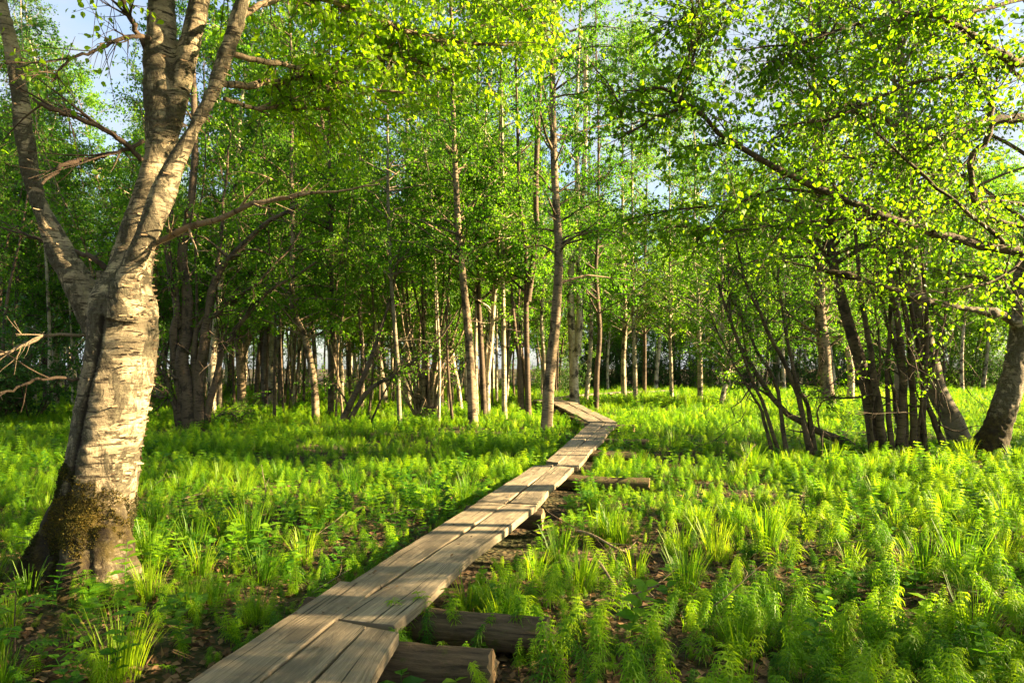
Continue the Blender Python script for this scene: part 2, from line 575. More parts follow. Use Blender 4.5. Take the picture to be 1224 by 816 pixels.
def plank(nl, nr, fr, fl, seed, th=.055, dz=0.0, wave=.006, label=None, seg=None, tilt=0.0):
    """four corners of the top as photo pixels, walked near-left, near-right, far-right, far-left"""
    z = BT + dz
    c = [on_z(*p, z)[:2] for p in (nl, nr, fr, fl)]
    plank_quads.append(c)
    r = np.random.default_rng(seed)
    L = np.linalg.norm((c[3] + c[2]) / 2 - (c[0] + c[1]) / 2)
    n = seg or max(4, int(L / .12))
    t = np.linspace(0, 1, n)[:, None]
    le = c[0] * (1 - t) + c[3] * t
    ri = c[1] * (1 - t) + c[2] * t
    ins = .006 * unit(ri - le)
    le, ri = le + ins, ri - ins
    ax = unit((c[3] + c[2]) - (c[0] + c[1]))
    px_ = np.array([ax[1], -ax[0]])
    # the two ends are never cut quite square
    s = np.arange(n) * .35
    wl = (np.sin(s * .7 + seed) + np.sin(s * 1.9 + 2 * seed) * .4 + r.normal(size=n) * .12) * wave
    wr = (np.sin(s * .6 + 3 * seed) + np.sin(s * 1.7 + seed) * .45 + r.normal(size=n) * .15) * wave
    le = le + px_ * wl[:, None]
    ri = ri + px_ * wr[:, None]
    zt = z + .005 * np.sin(s * .8 + seed) + r.normal(size=n) * .0012
    W = np.linalg.norm(c[1] - c[0])
    be = .006
    prof = []
    for q, (f, dzz) in enumerate(((0, -th), (0, -be * 1.3), (be / W, 0), (.33, .001), (.66, .0), (1 - be / W, 0), (1, -be * 1.3), (1, -th))):
        xy = le * (1 - f) + ri * f
        zz = zt + dzz + tilt * (f - .5) * W
        if q in (3, 4):
            zz = zz + r.normal(size=n) * .0015
        prof.append(np.concatenate([xy, zz[:, None]], 1))
    v = np.stack(prof, 1)                     # n x 8 x 3
    K = 8
    i = np.arange(n - 1)[:, None]
    j = np.arange(K)[None, :]
    q = np.stack([i * K + j, i * K + (j + 1) % K, (i + 1) * K + (j + 1) % K, (i + 1) * K + j], -1).reshape(-1, 4)
    uu = np.array([-.05, 0, .006, W / 3, W * 2 / 3, W - .006, W, W + .05, W + .1])
    vv = np.linspace(0, L, n)
    uv = np.stack([np.stack([uu[j] + 0 * i, vv[i] + 0 * j], -1), np.stack([uu[j + 1] + 0 * i, vv[i] + 0 * j], -1),
                   np.stack([uu[j + 1] + 0 * i, vv[i + 1] + 0 * j], -1), np.stack([uu[j] + 0 * i, vv[i + 1] + 0 * j], -1)], 2).reshape(-1, 4, 2)
    b = MB()
    b.add(v.reshape(-1, 3), q[:, ::-1], 0, .5, uv[:, ::-1], False)
    for e in (0, n - 1):
        f = np.array([[0, 1, 2, 3], [0, 3, 4, 7], [4, 5, 6, 7]])
        b.add(v[e], f if e else f[:, ::-1], 0, .5, None)
    o = b.build('plank', [M['plank']], walk)
    if label:
        o['label'] = label
    return o


# first run (the stub nearest the camera and its long neighbour)
plank((140, 870), (243, 870), (456.5, 697.5), (405.5, 693), 1, dz=.006)
plank((245, 870), (316, 870), (438.5, 747.5), (401.5, 740), 2, dz=.002, label='short middle plank ending at a cross joint')
plank((318, 870), (416, 862), (480, 754), (440.5, 748), 3, dz=.008, wave=.010, label='short outer plank with a ragged broken edge', tilt=-.02)
# second run
plank((414.5, 696), (458.5, 698.5), (606, 601), (569, 600), 4, dz=-.004)
plank((402.5, 738), (472, 746), (641, 602.5), (606.5, 601.5), 5, dz=.0, wave=.014, label='long outer plank with a wavy natural edge')
# third run
plank((569.5, 598.5), (606.5, 600), (662, 555), (638, 556), 6, dz=-.002, wave=.010, label='plank with a split out of its far end')
plank((607, 600.5), (641.5, 601.5), (687, 558.5), (663, 555.5), 7, dz=.003, wave=.014)
# fourth run up to the bend
plank((652, 551), (668, 553), (723.5, 505.2), (705, 504.5), 8, dz=.003)
plank((664, 556), (690, 558), (737.5, 506.2), (724.5, 505.4), 9, dz=-.002, wave=.012)
# fifth run, back to the left
plank((703, 503), (722, 503.5), (680, 483), (664, 483.5), 10, dz=.006)
plank((723, 503.8), (738.5, 504.5), (691, 482), (681, 482.6), 11, dz=.004)
plank((664, 483), (680, 482.4), (655, 476.6), (640, 477.6), 12, dz=.003)
plank((681, 482), (691, 481.4), (664, 475.4), (656, 476.2), 13)
# sixth run, far, to the right behind the trunks
plank((637, 478.2), (645, 479), (690, 472.2), (684, 471.4), 14, dz=.03)
plank((684.5, 471.3), (690, 472), (735, 469.3), (732, 468.3), 15, dz=.03)
plank((731, 468.2), (735, 469), (800, 466.4), (798, 465.8), 16, dz=.03)


def log_piece(p0, p1, rad, seed, mat, name='support_log', label=None, parent=walk, squash=.92):
    p0, p1 = np.asarray(p0, float), np.asarray(p1, float)
    L = np.linalg.norm(p1 - p0)
    n = max(6, int(L / .07))
    r = np.random.default_rng(seed)
    b = MB()
    t = np.linspace(0, L, n)
    P = np.stack([t, .012 * np.sin(t * 3 + seed), .008 * np.sin(t * 5)], 1)
    sides = 20
    th = np.arange(sides) / sides * 6.283
    prof = 1 + .08 * np.sin(3 * th + seed) + .06 * np.sin(5 * th + 1) + .03 * np.sin(9 * th)
    v = np.zeros((n, sides, 3))
    v[:, :, 0] = P[:, 0:1] + r.normal(size=sides) * .006 * (np.arange(n)[:, None] == n - 1)
    rr = rad * prof[None] * (1 + r.normal(size=(n, sides)) * .022)
    v[:, :, 1] = P[:, 1:2] + np.cos(th) * rr
    v[:, :, 2] = P[:, 2:3] + np.sin(th) * rr * squash
    i = np.arange(n - 1)[:, None]
    j = np.arange(sides)[None, :]
    q = np.stack([i * sides + j, i * sides + (j + 1) % sides, (i + 1) * sides + (j + 1) % sides, (i + 1) * sides + j], -1).reshape(-1, 4)
    b.add(v.reshape(-1, 3), q[:, ::-1], 0, .5, None, True)
    for e in (0, n - 1):
        vv = np.vstack([v[e], v[e].mean(0)[None]])
        a = np.arange(sides)
        f = np.stack([a, (a + 1) % sides, np.full(sides, sides)], -1)
        b.add(vv, f if e else f[:, ::-1], 1, .5)
    o = b.build(name, [mat, M['cutend']], parent, tuple(p0))
    o.rotation_euler = (0, -math.asin((p1 - p0)[2] / L), math.atan2(p1[1] - p0[1], p1[0] - p0[0]))
    if label:
        o['label'] = label
    return o


log_piece((-1.22, 3.47, .115), (-.095, 3.24, .115), .105, 3, M['log'], label='dark split log nearest the camera under the plank joint')
log_piece((-1.2, 3.98, .115), (.185, 3.62, .115), .105, 5, M['log'], label='thicker pale ended log sticking out from the planks')
log_piece((-.45, 6.7, .105), (.30, 6.55, .105), .11, 7, M['log'])
log_piece((.2, 8.85, .11), (1.72, 8.55, .07), .095, 9, M['mosslog'], label='long mossy log reaching out to the right')
log_piece((.95, 11.2, .10), (2.0, 11.0, .10), .11, 11, M['mosslog'])
log_piece((1.2, 13.3, .10), (2.6, 13.0, .10), .11, 13, M['log'])
log_piece((1.7, 16.6, .10), (2.9, 16.2, .10), .11, 15, M['log'])
log_piece((1.3, 22.6, .10), (2.6, 22.2, .10), .11, 17, M['log'])
log_piece((.7, 28.0, .10), (2.0, 27.8, .10), .11, 19, M['log'])

WALK = np.array([[-2.3, 1.5], [-1.15, 3.4], [-.75, 4.2], [.0, 6.5], [.75, 9.5], [1.9, 15.8], [2.2, 16.3], [1.9, 21], [1.7, 24.5], [1.0, 28], [2.6, 31], [5, 36], [8, 40]])


def walk_dist(x, y):
    best = np.full(np.shape(x), 99.0)
    for a, b in zip(WALK[:-1], WALK[1:]):
        ab = b - a
        t = np.clip(((x - a[0]) * ab[0] + (y - a[1]) * ab[1]) / (ab @ ab), 0, 1)
        best = np.minimum(best, np.hypot(x - a[0] - t * ab[0], y - a[1] - t * ab[1]))
    return best


# ------------------------------------------------------------------ big trees with one continuous trunk surface
def fused(tubes, origin, voxel, mats, seed, amp=.02, seam=None, parent=None, name='trunk', slim=.87):
    """tubes: (list of (px, py, depth, width_px), sides): one surface by voxel remesh, then roughened"""
    b = MB()
    for rows, sides, n in tubes:
        rows = np.asarray(rows, float)
        rows = smooth_path(rows, n)
        P = np.stack([at(x, y, d) for x, y, d, w_ in rows]) - origin
        tube(b, P, rows[:, 3] / F * rows[:, 2] / 2 * slim, sides, caps=True)
    o = b.build(name, [])
    md = o.modifiers.new('r', 'REMESH')
    md.mode = 'VOXEL'
    md.voxel_size = voxel
    dg = bpy.context.evaluated_depsgraph_get()
    me = bpy.data.meshes.new_from_object(o.evaluated_get(dg))
    bpy.data.objects.remove(o)
    nV = len(me.vertices)
    co = np.zeros(nV * 3)
    no = np.zeros(nV * 3)
    me.vertices.foreach_get('co', co)
    me.vertices.foreach_get('normal', no)
    co, no = co.reshape(-1, 3), no.reshape(-1, 3)
    low = np.clip(1.2 - co[:, 2], 0, 1.2) / 1.2
    d = amp * .9 * wave_noise(co * np.array([1, 1, .6]), 6, seed, 2) + amp * .26 * wave_noise(co * np.array([1, 1, 1.2]), 24, seed + 1, 2) * (1 + 1.2 * low)
    d = d + (.003 * np.tanh(5 * wave_noise(co * np.array([1, 1, 1.5]), 8.5, seed + 3, 3))) - .5 * amp
    sv = np.zeros(nV)
    if seam is not None:
        sp = np.stack([at(*p) for p in seam]) - origin
        sp = smooth_path(sp, 60)
        for i in range(0, nV, 20000):
            c = co[i:i + 20000]
            dd = np.sqrt(((c[:, None, [0, 2]] - sp[None, :, [0, 2]]) ** 2).sum(-1)).min(1)
            dd = dd * (1 + .35 * wave_noise(c, 14, seed + 5, 2)) + np.where(no[i:i + 20000, 1] > .2, .3, 0)
            sv[i:i + 20000] = np.clip(1 - dd / .026, 0, 1)
    d = d - .022 * sv
    co = co + no * d[:, None]
    me.vertices.foreach_set('co', co.ravel())
    at_ = me.attributes.new('seam', 'FLOAT', 'POINT')
    at_.data.foreach_set('value', np.clip(sv * 1.6, 0, 1).astype(np.float32))
    me.polygons.foreach_set('use_smooth', np.ones(len(me.polygons), bool))
    me.materials.clear()
    for m in mats:
        me.materials.append(m)
    me.update()
    return put(name, me, parent), co, no


D0 = 5.0
hero_org = at(95, 690, D0)
hero_org[2] = 0
hero = empty('birch_tree', tuple(hero_org), 'thick old forked birch with peeling pale bark left of the boardwalk', 'tree')
spot_local = tuple(at(92, 615, D0 - .28) - hero_org)
M['herobark'] = big_bark('old_birch_bark', (.56, .45, .30), (.34, .275, .185), (.042, .032, .023), .475, 1.0, spot_local)
hero_tubes = [
    ([(96, 745, D0, 150), (98, 690, D0, 128), (103, 640, D0, 106), (112, 600, D0, 103), (124, 550, D0, 95), (133, 500, D0, 92), (140, 450, D0, 90), (146, 400, D0, 90), (148, 360, D0, 86), (153, 330, D0, 60), (158, 300, D0 + .02, 40)], 40, 50),
    # root flares
    ([(84, 590, D0 - .08, 46), (66, 640, D0 - .12, 52), (44, 676, D0 - .2, 46), (20, 704, D0 - .3, 38), (-6, 728, D0 - .4, 30), (-40, 752, D0 - .5, 20)], 16, 18),
    ([(132, 610, D0 - .08, 42), (142, 660, D0 - .14, 44), (156, 696, D0 - .22, 38), (178, 722, D0 - .3, 30), (200, 742, D0 - .36, 20)], 16, 14),
    ([(100, 620, D0 - .2, 44), (92, 670, D0 - .32, 46), (84, 715, D0 - .5, 40), (76, 750, D0 - .65, 26)], 16, 12),
    ([(124, 630, D0 - .2, 36), (122, 680, D0 - .3, 40), (126, 720, D0 - .45, 34), (132, 750, D0 - .6, 24)], 16, 12),
    # left limb
    ([(125, 390, D0 + .02, 59), (100, 350, D0 + .03, 42), (80, 315, D0 + .05, 36), (60, 275, D0 + .08, 30), (44, 235, D0 + .1, 27), (34, 190, D0 + .1, 25), (28, 150, D0 + .1, 24), (22, 100, D0 + .1, 24), (12, 50, D0 + .1, 22), (2, 0, D0 + .1, 21), (-12, -60, D0 + .1, 17), (-20, -150, D0 + .1, 12), (-10, -260, D0, 5)], 18, 40),
    # pale middle stem
    ([(150, 365, D0 + .08, 72), (160, 300, D0 + .1, 53), (172, 250, D0 + .12, 45), (186, 200, D0 + .13, 37), (191, 150, D0 + .15, 37), (192, 100, D0 + .15, 40), (193, 50, D0 + .15, 40), (194, 0, D0 + .15, 38), (196, -80, D0 + .2, 32), (190, -200, D0 + .3, 24), (196, -330, D0 + .4, 11)], 22, 50),
    # its fork leaning right
    ([(190, 190, D0 + .16, 32), (205, 150, D0 + .16, 32), (217, 100, D0 + .15, 32), (226, 55, D0 + .14, 32), (238, 0, D0 + .12, 32), (255, -70, D0 + .1, 27), (270, -200, D0 + .1, 15)], 18, 30),
    # front stem wrapping round to the right limb
    ([(146, 380, D0 - .12, 59), (156, 330, D0 - .18, 37), (172, 290, D0 - .2, 30), (186, 255, D0 - .17, 32), (199, 220, D0 - .12, 33), (212, 190, D0 - .08, 30), (228, 160, D0 - .06, 24), (245, 128, D0 - .06, 21), (258, 100, D0 - .05, 21), (268, 70, D0 - .05, 20), (280, 35, D0 - .05, 21), (292, -5, D0 - .05, 20), (305, -60, D0 - .1, 16), (320, -160, D0 - .2, 9)], 18, 44),
    # broken stub in the fork
    ([(128, 350, D0 + .05, 24), (124, 335, D0 + .06, 16), (120, 324, D0 + .06, 12)], 10, 6),
]
trunk_o, hco, hno = fused(hero_tubes, hero_org, .013, [M['herobark']], 4, .014,
                          [(122, 380, D0 - .22), (119, 410, D0 - .22), (114, 440, D0 - .22), (107, 470, D0 - .22), (100, 500, D0 - .22), (93, 535, D0 - .22), (84, 575, D0 - .24), (76, 615, D0 - .26)], hero)

# moss tufts on the foot of the trunk
ms = MB()
r = np.random.default_rng(22)
dsp = np.linalg.norm((hco - spot_local) * np.array([1, .7, 1]), axis=1) + .10 * wave_noise(hco, 14, 31, 3)
cand = np.where((hno[:, 1] < .3) & (dsp < .24))[0]
cand2 = np.where((hno[:, 1] < .4) & (hco[:, 2] < .95 - .8 * (hco[:, 0] + .05)) & (hco[:, 2] > .1) & (wave_noise(hco, 6, 33, 3) > .25))[0]
for cs, n, lo, hi in ((cand, 9000, .35, 1.0), (cand2, 9000, .0, .4)):
    k = r.choice(cs, n)
    p, nn_ = hco[k] + r.normal(size=(n, 3)) * .006, unit(hno[k] + r.normal(size=(n, 3)) * .5 + np.array([0, 0, .35]))
    leaves(ms, p - nn_ * .004, nn_, r.normal(size=(n, 3)), r.uniform(.006, .017, n), LEAF_LO, 0, r.uniform(lo, hi, n))
M['moss'] = leaf_mat('golden_moss', (.02, .024, .006), (.05, .05, .008), (.145, .105, .012), .15, rough=.9, per_object=0)
o = ms.build('moss', [M['moss']], hero)
o['kind'] = 'stuff'

# curls of peeling bark
pb = MB()
r = np.random.default_rng(21)
right = np.where((hco[:, 2] > .7) & (hco[:, 2] < 3.9) & (hno[:, 1] < .55) & (hno[:, 0] > .45))[0]
for k in r.choice(right, 260):
    p, n = hco[k], hno[k]
    up = unit(np.array([0, 0, 1.0]) - n * n[2])
    sd = np.cross(up, n)
    Lw, Lh = r.uniform(.015, .06), r.uniform(.005, .018)
    lift = r.uniform(.006, .03)
    s = r.choice([-1, 1])
    vs = [p + n * .001, p + up * Lh + n * .001, p + s * sd * Lw * .6 + up * Lh * .9 + n * lift * .4, p + s * sd * Lw * .6 + n * lift * .4,
          p + s * sd * Lw + up * Lh * .7 + n * lift, p + s * sd * Lw + up * Lh * .1 + n * lift]
    pb.add(vs, [[0, 1, 2, 3], [3, 2, 4, 5]], 0, r.uniform(0, 1))
mp_, tp_ = new_mat('bark_curl')
a1 = N_(tp_, 'ShaderNodeAttribute', attribute_name='var')
finish(tp_, ramp(tp_, a1.outputs['Fac'], [(0, (.06, .04, .025)), (.5, (.22, .15, .09)), (1, (.42, .31, .20))]), .8)
M['curl'] = mp_
o = pb.build('peeling_bark', [M['curl']], hero)
o['kind'] = 'stuff'


def branch_part(name, rows, parent, org, mat, seed, sides=7, n=22, side_twigs=6, twig_len=.5, label=None, wob=.05, leafy=None):
    """a bare branch of its own with short side twigs; leafy=(mb, n, length, nl, size) hangs foliage on it"""
    r = np.random.default_rng(seed)
    rows = smooth_path(np.asarray(rows, float), n)
    P = np.stack([at(x, y, d) for x, y, d, _ in rows]) - org
    P[1:] += r.normal(size=P[1:].shape) * .006
    rad = np.maximum(rows[:, 3] / F * rows[:, 2] / 2 * .78, .003)
    b = MB()
    tube(b, P, rad, sides, 0, wob=wob, caps=True, seed=seed)
    subs = []
    for k in range(side_twigs):
        i = int(r.uniform(.2, .97) * (n - 2))
        d = unit(unit(P[i + 1] - P[i]) * .9 + r.normal(size=3) * .42)
        Q = limb_path(r, P[i], d, twig_len * r.uniform(.4, 1.2), 7, .17, .05)
        tube(b, Q, np.linspace(min(rad[i] * .6, .012), .002, 7), 4, 0, seed=k)
        subs.append(Q)
        for _ in range(2):
            j = r.integers(1, 6)
            Q2 = limb_path(r, Q[j], unit(Q[j] - Q[j - 1]) + r.normal(size=3) * .6, twig_len * r.uniform(.2, .5), 5, .15)
            tube(b, Q2, np.linspace(.004, .0015, 5), 3, 0)
    o = b.build(name, [mat], parent)
    if label:
        o['label'] = label
    if leafy is not None:
        mbx, nn, ln, nl, sz, store = leafy
        twigs_on(r, mbx, P, nn, ln, nl, sz, LEAF_HI, s0=.25, store=store, thick=.004, var0=.6)
        for Q in subs:
            twigs_on(r, mbx, Q, max(3, nn // 6), ln * .7, nl, sz, LEAF_HI, s0=.2, store=store, thick=.003, var0=.6)
    return o


hb = MB()      # leaves of the old birch
hl = (hb, 26, .45, 11, .055, None)
B = D0
# bare dead branches and twigs
branch_part('branch', [(170, 192, B, 7), (150, 172, B - .1, 8), (128, 155, B - .2, 8), (90, 140, B - .3, 8), (57, 128, B - .4, 7), (40, 118, B - .4, 4)], hero, hero_org, M['twig'], 31, side_twigs=7)
branch_part('branch', [(172, 168, B, 6), (140, 182, B - .1, 6), (110, 190, B - .1, 6), (80, 195, B - .2, 7), (50, 220, B - .3, 4)], hero, hero_org, M['twig'], 32, side_twigs=6)
branch_part('dead_branch', [(160, 310, B, 9), (190, 290, B, 9), (225, 272, B - .05, 10), (255, 262, B - .1, 9), (300, 245, B - .2, 8), (345, 236, B - .2, 6), (400, 228, B - .3, 3), (455, 222, B - .3, 2)], hero, hero_org, M['deadwood'], 33, side_twigs=8, twig_len=.4, label='bare sunlit branch reaching right from the trunk')
branch_part('dead_branch', [(120, 402, B, 6), (60, 400, B - .2, 5), (40, 408, B - .3, 5), (10, 420, B - .4, 4), (-20, 428, B - .5, 2)], hero, hero_org, M['deadwood'], 34, side_twigs=7, twig_len=.35, label='bare twiggy branch reaching left from the trunk')
branch_part('branch', [(125, 455, B, 5), (60, 452, B - .3, 5), (20, 464, B - .4, 4), (-20, 478, B - .5, 2)], hero, hero_org, M['twig'], 35, side_twigs=3)
branch_part('branch', [(130, 322, B, 9), (110, 308, B, 8), (90, 300, B + .1, 7), (60, 290, B + .2, 6), (30, 280, B + .3, 4), (-20, 265, B + .4, 2)], hero, hero_org, M['twig'], 36, side_twigs=6)
# leafy boughs
branch_part('branch', [(175, 60, B + .1, 9), (160, 30, B, 8), (150, 10, B - .1, 8), (140, -20, B - .2, 7), (110, -60, B - .4, 5), (60, -60, B - .6, 3)], hero, hero_org, M['twig'], 37, side_twigs=8, leafy=(hb, 14, .5, 5, .05, None))
branch_part('branch', [(178, 45, B, 7), (150, 45, B - .3, 6), (115, 60, B - .5, 5), (80, 75, B - .6, 4), (62, 98, B - .7, 3)], hero, hero_org, M['twig'], 38, side_twigs=8, leafy=(hb, 10, .4, 3, .045, None))
branch_part('branch', [(264, 100, B, 10), (300, 102, B + .2, 11), (340, 96, B + .4, 10), (400, 85, B + .7, 9), (445, 70, B + .9, 8), (490, 72, B + 1.1, 6), (540, 85, B + 1.4, 4)], hero, hero_org, M['tan'], 39, side_twigs=12, twig_len=.7, leafy=(hb, 60, .55, 13, .052, None), label='long leafy bough bending over towards the middle')
branch_part('branch', [(270, 62, B, 9), (310, 72, B + .1, 9), (350, 80, B + .3, 7), (400, 95, B + .5, 5), (450, 108, B + .7, 4), (500, 112, B + .9, 3)], hero, hero_org, M['tan'], 40, side_twigs=9, twig_len=.6, leafy=(hb, 44, .5, 13, .052, None))
branch_part('branch', [(284, 22, B, 9), (330, 0, B + .2, 9), (380, -2, B + .4, 9), (440, 18, B + .7, 8), (500, 42, B + 1.0, 7), (560, 52, B + 1.3, 5), (640, 54, B + 1.7, 3)], hero, hero_org, M['tan'], 41, side_twigs=14, twig_len=.7, leafy=(hb, 80, .6, 13, .055, None), label='top leafy bough reaching far right over the path')
branch_part('branch', [(300, -40, B, 9), (360, -70, B + .3, 9), (430, -70, B + .8, 8), (520, -40, B + 1.3, 6), (600, -10, B + 1.8, 4), (660, 40, B + 2.2, 2)], hero, hero_org, M['tan'], 42, side_twigs=12, twig_len=.9, leafy=(hb, 80, .7, 13, .06, None))
branch_part('branch', [(268, 118, B, 7), (310, 130, B + .3, 6), (360, 128, B + .6, 5), (420, 135, B + .9, 4), (480, 150, B + 1.2, 2)], hero, hero_org, M['tan'], 43, side_twigs=9, twig_len=.5, leafy=(hb, 14, .45, 11, .05, None))
# crown above the picture, out of view, thickened to block sky light
r = np.random.default_rng(5)
for k in range(64):
    a = r.uniform(0, 6.28)
    p0 = at(r.choice([-10, 195, 262, 310]), r.uniform(-620, -130), D0) - hero_org
    Q = limb_path(r, p0, (math.cos(a), math.sin(a), .25), r.uniform(1.2, 2.6), 7, .25, .25)
    tube(hb, Q, np.linspace(.03, .005, 7), 5, 0)
    twigs_on(r, hb, Q, 16, .7, 10, .085, LEAF_LO)
ho = hb.build('crown', [M['twig'], M['leaf_birch']], hero)


# ------------------------------------------------------------------ traced trees of the wood
def traced_tree(name, label, cat, rows, d, w0, barkm, H=14, base=.25, R0=2.3, nb=64, ntw=11, nl=17, leaf=.09, seed=0, leafm='leaf_wood', w1=.35, extra=(), group=None, sides=8, up=.75, sag=.3):
    """rows: photo pixels from the foot up; d: depth; w0: width at the foot in pixels; goes on above the picture to height H"""
    r = np.random.default_rng(seed + 100)
    H = H * 1.22
    base = base * 1.12
    if rows[0][0] > 730 and d > 26:
        R0, nb, base = 3.4, 84, .24
    w0 = w0 * .8
    P = np.stack([at(x, y, d) for x, y in rows])
    org = P[0].copy()
    org[2] = 0
    P = P - org
    P[0, 2] = -.15
    if P[-1, 2] < H:
        dr = unit(P[-1] - P[-2]) * .5 + np.array([0, 0, 1.0]) * .5
        steps = max(2, int((H - P[-1, 2]) / 2.5))
        for k in range(steps):
            dd = unit(dr + r.normal(size=3) * .06 * np.array([1, 1, 0]))
            P = np.vstack([P, P[-1] + dd * (H - P[-1, 2]) / (steps - k)])
    P[:, 1] += np.concatenate([[0], np.cumsum(r.normal(size=len(P) - 1) * .10)])
    Q = smooth_path(P, 30)
    r0 = w0 / F * d / 2
    hz = np.clip(Q[:, 2] / H, 0, 1)
    rad = r0 * ((1 - hz) * (1 - w1 * hz) + .06) * (1 + .22 * np.exp(-np.maximum(Q[:, 2], 0) / .18))
    T = empty(name, tuple(org), label, cat, group)
    tm, cm = MB(), MB()
    tube(tm, Q, rad, sides, 0, wob=.035, seed=seed)
    for rows2, wa, wb in extra:
        P2 = np.stack([at(x, y, d) for x, y in rows2]) - org
        P2[:, 1] += np.linspace(0, r.uniform(-.5, .5), len(P2))
        Q2 = smooth_path(P2, 12)
        rr = np.linspace(wa, wb, 12) / F * d / 2
        tube(tm, Q2, rr, 6, 0, wob=.03, seed=seed + 1)
        if wb < 4:
            twigs_on(r, cm, Q2, 14, .6, nl, leaf, s0=.4)
    crown_on(r, tm, cm, Q, rad, base, R0, nb, ntw, nl, leaf, up=up, sag=sag)
    # a few dead twigs low on the stem
    for k in range(5):
        i = r.integers(6, 14)
        a = r.uniform(0, 6.28)
        tube(tm, limb_path(r, Q[i], (math.cos(a), math.sin(a), .25), r.uniform(.3, 1.1), 6, .4), np.linspace(.012, .003, 6), 4, 0)
    tm.build('trunk', [M[barkm]], T)
    cm.build('crown', [M['twig'], M[leafm]], T)
    return T


